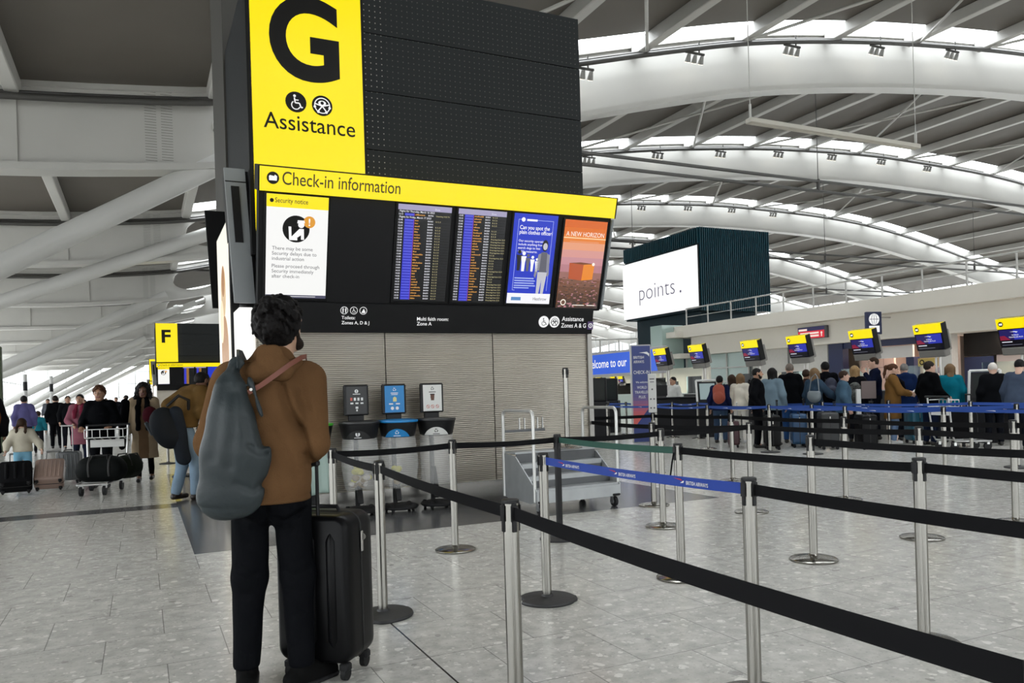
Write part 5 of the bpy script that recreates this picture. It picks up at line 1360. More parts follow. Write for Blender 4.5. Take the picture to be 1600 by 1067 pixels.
    k = SDF(); k.cone(Hd(-.04, .05, -.088), Hd(.04, .05, -.088), .026, k=.01).cone(Hd(-.062, .014, -.035), Hd(-.045, .045, -.085), .016).cone(Hd(.062, .014, -.035), Hd(.045, .045, -.085), .016); V, F = k.mesh(.006); V = V @ R.T + J['head']; np_mesh('beard', V, F, HAIRM('dark'), None, root)
    # the bag: soft grey leather hobo bag on the back of the left shoulder
    b = SDF()
    b.cone((-.128, -.215, .985), (-.115, -.22, 1.14), .14, .138, k=.04, sy=.5).chain([(-.115, -.22, 1.14), (-.11, -.215, 1.3), (-.108, -.19, 1.43), (-.112, -.125, 1.53)], [.138, .1, .066, .042], k=.04, sy=.5).cone((-.19, -.215, .93), (-.09, -.215, .925), .075, .07, k=.04, sy=.6)
    for pts, w, dp in (([(-.085, 1.5), (-.045, 1.38), (-.01, 1.27), (.012, 1.17)], .022, .02), ([(-.13, 1.46), (-.165, 1.3), (-.19, 1.12)], .028, .008), ([(-.1, 1.4), (-.1, 1.25), (-.12, 1.08)], .022, .008), ([(-.04, 1.17), (.0, 1.13), (.03, 1.13)], .01, .008),
                       ([(-.09, 1.0), (-.03, .965), (.02, 1.0)], .014, .008), ([(-.06, 1.3), (-.03, 1.16)], .014, .008), ([(-.26, .9), (-.05, .885)], .01, .004)):
        b.crease(pts, w, dp)
    b.noise(.004, 11, 20, 9, .6).noise(.002, 34, 31, 19, 2.2)
    V, F = b.mesh(.0085); bag = np_mesh('shoulder_bag', V, F, mat('slate_leather', (.028, .036, .039), .42, spec=.25, vary=.15, vscale=4, bump=.2, bscale=45), None, None, (X0, Y0, 0), (0, 0, yaw))
    tag(bag, 'slate grey slouchy leather bag hanging behind the shoulder of the man in brown', 'bag')
    def ribbon(pts, w, th, name, m, par):
        q = MB(); n = len(pts); vs_ = []
        for i, p in enumerate(pts):
            p = Vector(p); d = (Vector(pts[min(i+1, n-1)])-Vector(pts[max(i-1, 0)])).normalized(); out = Vector((p.x-.02, p.y, 0)); out = (out - d*out.dot(d)); out = out.normalized() if out.length > 1e-5 else Vector((0, -1, 0))
            s_ = d.cross(out)
            for (a, b_) in ((-1, 0), (1, 0), (1, 1), (-1, 1)): vs_.append(p + s_*w/2*a + out*th*b_)
        fs = [(4*i+j, 4*i+(j+1) % 4, 4*i+4+(j+1) % 4, 4*i+4+j) for i in range(n-1) for j in range(4)] + [(0, 3, 2, 1), (4*n-4, 4*n-3, 4*n-2, 4*n-1)]
        q.add(vs_, fs); return q.build(name, m, par, smooth=50)
    ribbon([(-.108, -.15, 1.5), (-.112, -.115, 1.55), (-.115, -.06, 1.578), (-.118, .02, 1.578), (-.12, .09, 1.53), (-.12, .12, 1.4)], .055, .012, 'shoulder_strap', MATS['slate_leather'], bag)
    ribbon([(-.05, -.2, 1.4), (.0, -.185, 1.43), (.06, -.165, 1.475), (.12, -.13, 1.525), (.165, -.07, 1.56), (.18, -.0, 1.57), (.17, .08, 1.53)], .022, .006, 'leather_tie', mat('red_brown_strap', (.16, .045, .025), .5), bag)
    q = MB(); q.cyl((-.035, -.205, 1.415), (-.035, -.215, 1.415), .007, n=10); q.build('rivet', STEEL, bag)
    return root, yaw
main_root, main_yaw = main_man()

# ================================================================ luggage
def suitcase(name, label, loc, yaw, w, d, h, m, wheels='spin', handle=.0, z0=.0, tilt=0.0, ridges=5, hs=1, hsp=.085, group=None, trim=None, soft=False):
    # w across, d thick, h tall, standing on four castors
    r = thing(name, label, 'suitcase', (loc[0], loc[1], z0), yaw, group); r.rotation_euler = (tilt, 0, yaw); wh = .06*h/.6
    hb = h-wh; rad = min(w, d)*.24
    def shell(y0, y1):
        vs_ = []; n = 10
        prof = []
        for (cx, cz, a0) in ((w/2-rad, hb-rad, 0), (-w/2+rad, hb-rad, PI/2), (-w/2+rad, rad, PI), (w/2-rad, rad, 1.5*PI)):
            for i in range(n+1):
                a = a0+PI/2*i/n; prof.append((cx+rad*math.cos(a), cz+rad*math.sin(a)))
        N = len(prof); steps = [(0, 1.0), (.55, 1.0), (.8, .985), (.93, .95), (1.0, .88)]; mb = MB()
        for (t, sc) in steps:
            y = y0+(y1-y0)*t
            for (px_, pz_) in prof:
                qx = px_*(1-(1-sc)*min(1, .5*h/w)); vs_.append((qx, y, wh+hb/2+(pz_-hb/2)*(1-(1-sc)*.6)))
        fs = [(i*N+k, i*N+(k+1) % N, (i+1)*N+(k+1) % N, (i+1)*N+k) for i in range(len(steps)-1) for k in range(N)]
        fs.append(tuple((len(steps)-1)*N+k for k in range(N)))
        if y1 < y0: pass
        else: fs = [f[::-1] for f in fs]
        mb.add(vs_, fs)
        if ridges:
            for i in range(ridges if ridges > 3 else 0):
                x = -w*.34 + w*.68*i/(ridges-1) if ridges > 1 else 0; yy = y1 - (.0 if y1 > 0 else 0)
                mb.box((x, y1*.97, wh+hb/2), (w*(.07 if ridges > 3 else .15), abs(d)*.08, hb*.8), bev=.012)
            if ridges == 3:
                for i in range(3):
                    x = (-.27, 0, .27)[i]*w; e = .05 if y1 > 0 else -.05
                    mb.tube([(x, y1*.93, wh+hb*.12), (x, y1*.945, wh+hb*.17), (x, y1*.945, wh+hb*.83), (x, y1*.93, wh+hb*.88)], [.01, .026, .026, .01], 12)
        return mb
    shell(-.004, -d/2).build('shell', m, r, smooth=50); shell(.004, d/2).build('shell', m, r, smooth=50)
    b = MB(); pts = []
    for (cx, cz, a0) in ((w/2-rad, hb-rad, 0), (-w/2+rad, hb-rad, PI/2), (-w/2+rad, rad, PI), (w/2-rad, rad, 1.5*PI)):
        for i in range(6): a = a0+PI/2*i/5; pts.append((cx+(rad-.002)*math.cos(a), 0, wh+cz+(rad-.002)*math.sin(a)))
    b.tube(pts, .007, 6, closed=True); b.build('zip', mat('zip_black', (.01, .01, .01), .6), r, smooth=60)
    if h > .5:
        b = MB(); b.box((w/2+.006, 0, wh+hb*.8), (.006, .02, .1), bev=.002); b.cyl((w/2+.01, -.003, wh+hb*.83), (w/2+.01, .003, wh+hb*.83), .016, n=12); b.build('zip_puller', STEEL, r)
    for sx in (-1, 1):
        for sy in (-1, 1):
            b = MB(); c = Vector((sx*(w/2-.05), sy*(d/2-.04), 0)); b.cyl(c+Vector((-.013, 0, wh*.42)), c+Vector((.013, 0, wh*.42)), wh*.42, n=16); b.box(c+Vector((0, 0, wh*.8)), (.05, .05, wh*.5), bev=.008); b.build('castor', RUBBER, r, smooth=40)
    b = MB(); b.tube([(-.09, 0, h-.005), (-.075, 0, h+.025), (.075, 0, h+.025), (.09, 0, h-.005)], .011, 8); b.build('carry_handle', BLACKP, r, smooth=60)
    if handle:
        b = MB()
        for sx in (-1, 1): b.cyl((sx*hsp, hs*(d/2-.035), h-.02), (sx*hsp, hs*(d/2-.035), h+handle), .009, n=8)
        b.box((0, hs*(d/2-.035), h+handle), (hsp*2+.03, .03, .03), bev=.008); b.build('trolley_handle', trim or BLACKP, r)
    return r
BLKSH = mat('black_shell', (.003, .003, .0035), .36, spec=.14)
suitcase('suitcase', 'large black four-wheeled suitcase standing beside the man in the brown coat', (.81, 3.95), -.72, .4, .28, .80, BLKSH, handle=.25, ridges=3, hs=-1, hsp=.028)

# ================================================================ travellers in the aisle
q_aisle = None
def P_(**k): return k
walk_cam = faceto(-.3, -1)
# girl in the cream jacket with two cases
girl = person('small girl in cream hooded jacket and blue leggings, seen from behind with two suitcases', -1.75, 14.75, faceto(-.1, 1), 1.21, skin='fair', hair=('plaits', 'brown'), top=('bfb9a8', .93, .022), legs='7fb4cf', shoes='6a6a6a',
       pose=P_(elR=(.32, -.08, 1.12), wrR=(.37, -.2, .98), elL=(-.3, -.06, 1.12), wrL=(-.32, -.14, .98), anR=(.09, -.02, .085), anL=(-.09, .1, .085), grip=1), look=(-.15, 0), child=True, hood=True, legw=.85)
suitcase('suitcase', 'small black soft suitcase lying tilted behind the girl in the cream jacket', (-1.78, 14.1), faceto(-.1, 1), .44, .24, .56, mat('black_fabric_case', (.006, .006, .007), .75, spec=.08), handle=.42, tilt=-.95, z0=.1, ridges=3, trim=mat('handle_grey', (.25, .25, .25), .4, .5))
suitcase('suitcase', 'small rose beige hard suitcase lying tilted behind the girl in the cream jacket', (-1.36, 14.25), faceto(.0, 1), .42, .23, .56, mat('rose_shell', (.3, .21, .175), .35), handle=.42, tilt=-.95, z0=.1, ridges=6, trim=mat('handle_grey', (.25, .25, .25), .4, .5))
person('adult in a dark coat cut off by the picture edge next to the girl', -2.32, 15.2, faceto(-.1, 1), 1.78, skin='tan', hair=('short', 'dark'), top=('17161a', .6, .03), legs='121214', shoes='17120f', look=(.2, 0))
b = SDF(); b.ell((0, 0, 0), (.13, .07, .19)); b.noise(.006, 20, 20, 20, 1); V, F = b.mesh(.014); rp = np_mesh('backpack', V, F, cloth('6a3c22', .8), None, None, (-2.18, 14.92, 1.2)); tag(rp, 'rust brown small backpack on the adult cut off by the picture edge', 'backpack')
person('person in a lilac jacket walking away far down the aisle', -2.95, 25.4, faceto(-.1, 1), 1.66, skin='tan', hair=('short', 'black'), top=('55527c', .85, .03), legs='22232c')
person('small child in turquoise top farther along the aisle behind the girl', -2.75, 26.6, faceto(.05, 1), 1.25, skin='fair', hair=('short', 'brown'), top=('25707f', .9, .01), legs='18181c', child=True)
person('person in black jacket with their back turned, far down the aisle', -2.5, 28.9, faceto(-.2, 1), 1.68, skin='fair', hair=('short', 'dark'), top=('101114', .8, .03), legs='101114')
person('bald-headed person in black jacket facing us, far down the aisle', -2.1, 28.2, faceto(.2, -1), 1.66, skin='tan', hair=('crop', 'dark'), top=('121316', .8, .02), legs='14161c')
for i, (x, y, h, c, l) in enumerate(((-3.4, 40, 1.7, '2b2c33', '16171c'), (-4.4, 47, 1.72, '55585f', '1b1b20'), (-3.0, 52, 1.65, '15161a', '222633'), (-1.2, 46, 1.7, '121318', '15161a'), (-2.2, 60, 1.75, '3a2e2a', '18181b'), (-.6, 38, 1.72, '1a1b20', '1a1b20'), (-5.2, 58, 1.7, '23304a', '15151a'), (.2, 66, 1.7, '2a2a2c', '15151a'), (-4.0, 70, 1.7, '50433c', '15151a'))):
    person('distant traveller, one of several small figures at the far end of the aisle', x, y, faceto(random.uniform(-1, 1), random.choice((-1, 1))), h, skin='tan', hair=('short', 'dark'), top=(c, .85, .02), legs=l, res=.024, group='distant travellers')
person('woman in a pink puffer jacket walking beside the luggage cart', -1.22, 19.6, faceto(-.2, -1), 1.6, skin='tan', hair=('bun', 'black'), top=('85535f', .55, .03), legs='1b1f30', shoes='c8c8c8', pose=P_(elR=(.26, .05, 1.12), wrR=(.14, .2, 1.02), elL=(-.27, .0, 1.12), wrL=(-.15, .2, 1.05)), scarf=('6e2638', -1))
# woman pushing the cart
WX, WY = -.62, 14.55; wy = faceto(-.22, -1)
person('woman with short auburn hair in black jacket pushing the luggage cart', WX, WY, wy, 1.66, skin='tan', hair=('curly', 'auburn'), top=('0b0c0f', .8, .028), legs='101114', shoes='101010', fat=1.05,
       pose=P_(elR=(.27, .0, 1.14), wrR=(.22, .3, 1.05), elL=(-.27, .0, 1.14), wrL=(-.22, .3, 1.05), hintR=[0, 0, 1], hintL=[0, 0, 1], grip=1, anL=(-.12, .15, .085)))
# airport luggage cart with bags
CX, CY = WX+.12, WY-.38
cart = thing('luggage_cart', 'steel airport luggage cart loaded with black bags, pushed towards us', 'luggage cart', (CX, CY, 0), wy)
CH = mat('cart_steel', (.5, .5, .49), .3, .9)
b = MB()
for sx in (-1, 1):
    b.tube([(sx*.3, .02, 1.02), (sx*.3, .03, .9), (sx*.28, .1, .3), (sx*.27, .15, .2), (sx*.2, .95, .17)], .018, 8)
b.tube([(-.2, .95, .17), (.2, .95, .17)], .018, 8); b.tube([(-.28, .12, .3), (.28, .12, .3)], .014, 8); b.tube([(-.27, .4, .19), (.27, .4, .19)], .014, 8); b.tube([(-.24, .7, .18), (.24, .7, .18)], .014, 8)
b.build('chassis', CH, cart, smooth=60)
b = MB(); b.tube([(-.33, .0, 1.03), (.33, .0, 1.03)], .022, 10); b.build('push_bar', BLACKP, cart, smooth=60)
b = MB()
for z in (.84, .97): b.tube([(-.28, .04, z), (-.28, .25, z), (.28, .25, z), (.28, .04, z)], .009, 6)
for x in np.linspace(-.28, .28, 6): b.tube([(x, .25, .97), (x, .25, .84), (x, .05, .8)], .006, 6)
b.build('basket', CH, cart, smooth=60)
b = MB(); b.box((0, .06, .74), (.5, .012, .12)); b.build('advert_plate', mat('plate_white', (.66, .66, .64), .4), cart)
for (x, y) in ((-.22, .18), (.22, .18), (0, .98), (-.16, .9), (.16, .9)):
    if x == 0: continue
    b = MB(); b.cyl((x-.02, y, .075), (x+.02, y, .075), .075, n=18); w = b.build('wheel', RUBBER, cart, smooth=40)
    b = MB(); b.box((x, y, .14), (.06, .05, .06)); b.build('fork', CH, w)
def duffel(label, loc, yaw, L, r, m, z, strap=True, name='holdall'):
    o = thing(name, label, 'bag', (loc[0], loc[1], z), yaw)
    k = SDF(); k.cone((-L/2+r, 0, r), (L/2-r, 0, r), r, r, sy=.95).cone((-L/2+r*.9, 0, r*.85), (L/2-r*.9, 0, r*.85), r*.92, sy=1.0); k.noise(.008, 14, 18, 16, loc[0]); V, F = k.mesh(.016); np_mesh('body', V, F, m, None, o)
    b = MB()
    for sy in (-1, 1): b.tube([(-.14, sy*r*.9, r*1.1), (-.1, sy*r*.5, r*2.05), (.1, sy*r*.5, r*2.05), (.14, sy*r*.9, r*1.1)], .012, 6)
    b.build('grab_handle', BLACKP, o, smooth=60)
    if strap:
        b = MB()
        for x in (-L*.2, L*.2):
            b.tube([(x, r*1.0*math.cos(a), r+r*1.0*math.sin(a)) for a in np.linspace(-.6, PI+.6, 14)], .016, 6)
        b.build('webbing_band', mat('bag_webbing', (.03, .03, .03), .7), o, smooth=60)
    return o
rot = Matrix.Rotation(wy, 3, 'Z')
def oncart(x, y): p = rot @ Vector((x, y, 0)); return (CX+p.x, CY+p.y)
duffel('big black holdall lying across the front of the luggage cart', oncart(-.08, .72), wy, .7, .19, mat('black_nylon', (.006, .007, .007), .7, spec=.08), .2)
duffel('dark green rounded bag at the end of the luggage cart beside the black holdall', oncart(-.38, .42), wy+1.2, .5, .18, mat('dark_green_nylon', (.009, .012, .008), .7, spec=.08), .21, False)
suitcase('suitcase', 'grey ribbed cabin suitcase with tall handle standing beside the luggage cart', (-1.17, 15.75), faceto(-.25, -1), .38, .23, .56, mat('grey_shell', (.09, .095, .1), .35), handle=.45, ridges=5, trim=CH)
# woman in the long beige coat
person('woman with big black curly hair in a long beige coat with black scarf', .03, 15.1, faceto(-.1, -1), 1.7, skin='brown', hair=('afro', 'black'), top=('9c8a72', .42, .03), inner='6f5944', legs='0e0e10', shoes='0c0c0d', scarf=('0c0c0e', .8),
       pose=P_(anR=(.1, .1, .085), anL=(-.09, -.14, .1), knL=(-.1, .05, .5), elR=(.25, -.03, 1.12), elL=(-.24, -.03, 1.12)), legw=.8)
b = SDF(); b.cone((.05, 0, .0), (-.02, 0, -.75), .075, .05, sy=.6); b.noise(.008, 20, 20, 12, 2); V, F = b.mesh(.013); o = np_mesh('carried_coat', V, F, cloth('0e0e10', .85), None, None, (-.3, 14.92, 1.38)); tag(o, 'black coat carried over the arm of the woman in beige', 'coat')
# stooping man in the brown bomber jacket
BX0, BY0 = .5, 11.75; byaw = faceto(.86, .5)
bm = person('man in brown bomber jacket and jeans leaning forward, shouldering a backpack', BX0, BY0, byaw, 1.84, skin='brown', hair=('crop', 'black'), beard=True, top=('5a4527', .96, .05), legs='74889a', shoes='1b120d',
       pose=P_(lean=.2, chest=(0, .12, 1.26), shR=(.17, .2, 1.41), shL=(-.17, .2, 1.41), neck=(0, .24, 1.47), head=(0, .33, 1.58), elL=(-.26, -.02, 1.26), wrL=(-.1, .25, 1.28), elR=(.26, .12, 1.16), wrR=(.12, .36, 1.2),
               knR=(.1, .12, .5), anR=(.1, .1, .085), knL=(-.1, .06, .5), anL=(-.1, -.06, .1), grip=1), look=(.0, -.1), fold=.012, legw=1.15)
b = SDF(); b.ell((0, 0, 0), (.14, .22, .3), k=.05).ell((0, .03, -.1), (.16, .2, .18)); b.noise(.007, 18, 14, 15, 1); V, F = b.mesh(.015)
R_bag = (.0, -.55, byaw)
bp = np_mesh('backpack', V, F, mat('charcoal_nylon', (.011, .013, .016), .7, spec=.08), None, None, (BX0-.2, BY0-.22, 1.02), (.5, .0, byaw)); tag(bp, 'charcoal backpack slung behind the man in the brown bomber jacket', 'backpack')
b = MB(); b.box((-.15, -.02, .08), (.02, .3, .2), bev=.008); b.build('front_pocket', mat('slate_pocket', (.06, .07, .08), .6), bp)
b = MB(); b.tube([(.05, .12, .27), (.16, .28, .34), (.12, .4, .2), (.02, .3, -.1), (0, .18, -.2)], .022, 8); b.build('shoulder_strap', BLACKP, bp, smooth=60)
b = SDF(); b.cone((0, 0, 0), (.05, .1, -.62), .09, .1, sy=.8); b.noise(.009, 18, 16, 11, 2); V, F = b.mesh(.015); o = np_mesh('folded_jacket', V, F, cloth('22262c', .8), None, None, (BX0-.08, BY0-.28, 1.22), (0, 0, byaw+.8)); tag(o, 'dark jacket draped down beside the leg of the man in the bomber jacket', 'jacket')
b = SDF(); b.ell((0, 0, 0), (.1, .1, .12)); V, F = b.mesh(.015); o = np_mesh('scarf', V, F, cloth('2e0d14', .85), None, None, (BX0-.4, BY0-.14, 1.2)); tag(o, 'wine red scarf bundled on the charcoal backpack', 'scarf')
# slim barrier posts near the far kiosk
for (x, y) in ((1.0, 15.6), (1.25, 14.9), (.85, 19.0), (1.35, 13.3)):
    stanchion(R_, (x-.35, y), 'steel barrier post partly hidden behind the man in the bomber jacket', 'posts beside the kiosk flank')

# ================================================================ queue at the desks
def qp(*a, **k): return person(*a, **k)
W = faceto(1, .1)      # towards the desks
qp('person with an orange red backpack standing at the far left of the queue', 12.5, 14.75, faceto(.8, .6), 1.6, skin='tan', hair=('short', 'black'), top=('1a2140', .85, .02), legs='37485f')
qp('woman with long dark brown hair behind the blonde woman in cream', 13.05, 14.95, faceto(.9, .3), 1.62, hair=('long', 'brown'), top=('23222a', .85, .01), legs='1b1b22')
qp('blonde woman in cream jacket and white trousers', 12.78, 14.35, faceto(.9, .45), 1.63, hair=('long', 'dirty'), top=('d8d2c4', .82, .02), legs='d4d1ca', shoes='b0b0b0')
qp('bearded man in black fleece with hand on hip', 12.02, 12.99, faceto(.75, -.55), 1.72, skin='tan', hair=('crop', 'black'), beard=True, top=('0d0e11', .84, .03), legs='101115', fat=1.15, pose=P_(elR=(.34, -.12, 1.14), wrR=(.22, .02, .93)))
qp('woman with black hair in light blue jacket with a dark shoulder strap', 12.72, 13.25, faceto(.8, .35), 1.72, skin='tan', hair=('long', 'black'), top=('6f828f', .8, .03), legs='14151a')
qp('tall man with cropped grey hair in black hoodie, seen from behind', 13.5, 13.5, faceto(.6, .8), 1.83, hair=('crop', 'short_grey'), top=('0c0d10', .84, .03), legs='2b4a78', hood=True, fat=1.1)
qp('person whose dark hair shows just behind the woman with the grey shoulder bag', 14.1, 13.6, faceto(.8, .3), 1.68, skin='tan', hair=('short', 'brown'), top=('3a2a26', .85, .01), legs='15151a')
qp('blonde woman in slate blue top with grey shoulder bag, arm stretched out', 13.25, 12.55, faceto(.85, -.1), 1.68, hair=('bob', 'dirty'), top=('36485a', .84, .02), legs='1a1c22', fat=1.1, pose=P_(elR=(.3, .2, 1.15), wrR=(.28, .47, 1.0)), look=(.3, 0))
qp('man with black hair in black jacket carrying a navy backpack', 14.3, 13.2, faceto(.5, .85), 1.84, skin='tan', hair=('short', 'black'), top=('0b0c10', .84, .03), legs='14161c', fat=1.1)
qp('person with short brown hair in denim blue jacket, facing sideways in the queue', 13.45, 11.95, faceto(.75, -.6), 1.6, hair=('short', 'brown'), top=('41586a', .78, .03), legs='2a211c', fat=1.12)
qp('woman with long blonde hair and patterned backpack', 14.55, 12.6, faceto(.8, .5), 1.72, hair=('long', 'blonde'), top=('121317', .84, .02), legs='15161b')
qp('tall man with shaved brown hair in navy jumper, hand at his mouth', 15.5, 12.86, faceto(-.6, .5), 1.92, hair=('crop', 'brown'), top=('12182c', .86, .01), legs='15171f', pose=P_(elL=(-.24, .12, 1.16), wrL=(-.08, .2, 1.42)))
qp('woman in long camel coat with black scarf reading papers', 14.7, 11.75, faceto(.75, -.66), 1.72, hair=('pony', 'auburn'), top=('74552f', .55, .03), legs='6f86a8', shoes='d0d0d0', scarf=('0d0d10', -1), pose=P_(elR=(.24, .12, 1.14), wrR=(.12, .33, 1.08), elL=(-.22, .14, 1.16), wrL=(-.08, .34, 1.12)), look=(0, -.35))
qp('grey-haired man in bright navy anorak seen from behind', 15.6, 12.15, faceto(.6, .8), 1.74, hair=('crop', 'grey'), top=('16264a', .8, .035), legs='14171f', hood=True, fat=1.12)
qp('pale grey-haired person half hidden behind the man in the black pullover', 16.3, 12.0, faceto(.6, .8), 1.68, hair=('thin', 'white'), top=('8b9a94', .85, .02), legs='22252c')
qp('dark-haired man in black pullover and navy jeans, hands behind him', 14.8, 10.95, faceto(.85, -.2), 1.74, hair=('short', 'dark'), top=('090a0c', .86, .025), legs='161d31', fat=1.15, pose=P_(elR=(.25, .02, 1.13), wrR=(.2, .28, .98), hintR=[1, 0, 0]), look=(-.2, 0))
qp('woman with strawberry blonde hair in turquoise blouse seen from behind', 15.75, 11.15, faceto(.75, .65), 1.68, hair=('bob', 'dirty'), top=('0f6a7d', .84, .02), legs='1b1d24', fat=1.1)
qp('white-haired man in black jacket with white patches and a brown strap', 15.5, 10.05, faceto(.7, .7), 1.66, hair=('thin', 'white'), top=('0f1013', .8, .035), legs='14161c', fat=1.2, look=(0, -.2))
qp('dark-haired man in slate jacket bending over, nearest to the picture edge', 14.75, 9.1, faceto(.85, .3), 1.68, skin='fair', hair=('short', 'black'), top=('3d4758', .8, .03), legs='171a22', fat=1.15, pose=P_(lean=.12), look=(0, -.4))
qp('person with dark hair cut by the picture edge behind the man in slate', 15.9, 9.35, faceto(.6, .7), 1.7, skin='tan', hair=('bob', 'dark'), top=('b9b4ac', .84, .02), legs='3a2a20')
# what they carry
def pack(label, loc, yaw, m, w=.3, h=.45, d=.17):
    k = SDF(); k.cone((0, 0, -h*.2), (0, 0, h*.2), w*.5, w*.46, sy=d/w, k=.03).ell((0, -d*.45, -h*.15), (w*.38, d*.35, h*.25), k=.03); k.noise(.005, 18, 18, 15, loc[0]); V, F = k.mesh(.014)
    o = np_mesh('backpack', V, F, m, None, None, loc, (0, 0, yaw)); tag(o, label, 'backpack')
    b = MB()
    for s in (-1, 1): b.tube([(s*w*.25, d*.5, h*.42), (s*w*.32, d*.9, h*.5), (s*w*.36, d*1.2, h*.2), (s*w*.36, d*.6, -h*.2)], .013, 6)
    b.build('shoulder_strap', BLACKP, o, smooth=60); return o
pack('orange red backpack on the person at the start of the queue', (12.33, 14.58, 1.18), faceto(.8, .6), mat('orange_nylon', (.32, .06, .03), .6))
pack('navy backpack with a small pale logo patch on the black-jacketed man', (14.2, 12.97, 1.24), faceto(.5, .85), mat('navy_nylon', (.012, .016, .04), .6))
pk = pack('dark patterned backpack on the woman with long blonde hair', (14.4, 12.48, 1.12), faceto(.8, .5), mat('patterned_nylon', (.07, .075, .07), .7, vary=.9, vscale=26))
k = SDF(); k.ell((0, 0, 0), (.17, .09, .12)).cone((-.1, 0, .08), (.1, 0, .08), .05); k.noise(.006, 20, 20, 20, 3); V, F = k.mesh(.014); o = np_mesh('handbag', V, F, mat('grey_leather', (.2, .23, .25), .5), None, None, (13.08, 12.4, 1.06), (0, 0, W)); tag(o, 'slate grey handbag under the arm of the blonde woman', 'handbag')
b = MB(); b.tube([(-.13, 0, .08), (-.08, .03, .42), (0, .06, .5), (.08, .03, .42), (.13, 0, .08)], .01, 6); b.build('shoulder_strap', mat('grey_leather', (.2, .23, .25), .5), o, smooth=60)
b = MB(); b.box((0, 0, 0), (.21, .004, .28), M=(Matrix.Rotation(faceto(.75, -.66), 3, 'Z') @ Matrix.Rotation(-.9, 3, 'X'))); o = b.build('paper_sheet', VIN_W, loc=(15.0, 11.5, 1.1)); tag(o, 'sheet of paper held by the woman in the camel coat', 'paper')
# luggage in the queue
suitcase('suitcase', 'small maroon suitcase standing left of the bearded man in black', (11.75, 13.45), faceto(.7, -.6), .38, .24, .58, mat('maroon_shell', (.06, .015, .022), .4), handle=.4, trim=CH)
suitcase('suitcase', 'large black suitcase beside the bearded man in black', (11.9, 12.45), faceto(.8, -.6), .48, .3, .72, BLKSH, handle=.3)
suitcase('suitcase', 'large bright blue suitcase behind the black hoodie man', (12.7, 12.5), faceto(.75, -.6), .48, .3, .72, mat('blue_shell', (.01, .06, .15), .4), handle=.3)
suitcase('suitcase', 'bulky dark grey suitcase with a white tag in the middle of the queue', (12.75, 11.75), faceto(.8, -.6), .55, .34, .76, mat('charcoal_shell', (.018, .019, .02), .5), handle=.2)
suitcase('suitcase', 'black upright suitcase in front of the person in denim blue', (13.2, 11.2), faceto(.85, -.5), .5, .3, .7, BLKSH, handle=.25)
suitcase('suitcase', 'teal blue suitcase behind the camel coat woman', (15.0, 11.45), faceto(.85, -.5), .48, .3, .74, mat('teal_shell', (.012, .1, .16), .4), handle=.25)
suitcase('suitcase', 'black suitcase beside the man in the black pullover', (14.9, 10.3), faceto(.85, -.4), .48, .3, .74, BLKSH, handle=.3)
suitcase('suitcase', 'wide black suitcase loaded on the dark luggage cart', (14.2, 9.75), faceto(.9, -.3), .6, .34, .5, mat('black_fabric_case', (.006, .006, .007), .75, spec=.08), z0=.24, ridges=0)
c2 = thing('luggage_cart', 'low luggage cart carrying a wide black suitcase in the queue', 'luggage cart', (14.2, 9.75, 0), faceto(.9, -.3))
for ch in child_map().get(cart, []):
    q = ch.copy(); COL.objects.link(q); q.parent = c2; q.location = (0, -.6, 0)
    for g in child_map().get(ch, []): w = g.copy(); COL.objects.link(w); w.parent = q

# slender columns and a dark green upright far down the aisle
for (x, y, h_, lab) in ((-3.55, 31.0, 2.45, 'slender white column with a dark band, nearer of the two far down the aisle'), (-3.1, 34.5, 2.5, 'slender white column with a dark band, beyond the other far down the aisle')):
    c = thing('slim_column', lab, 'column', (x, y, 0)); b = MB(); b.cyl((0, 0, 0), (0, 0, h_), .06, n=16); b.build('shaft', mat('column_white', (.55, .55, .54), .4), c, smooth=40)
    b = MB(); b.cyl((0, 0, 1.9), (0, 0, 2.2), .065, n=16); b.build('dark_band', BLACKP, c, smooth=40)
b = MB(); b.box((0, 0, 1.6), (.22, .22, 3.2), bev=.02); tag(b.build('dark_post', mat('post_olive', (.03, .045, .015), .5), loc=(-3.9, 28.0, 0)), 'dark olive square post by the picture edge far down the aisle', 'post')

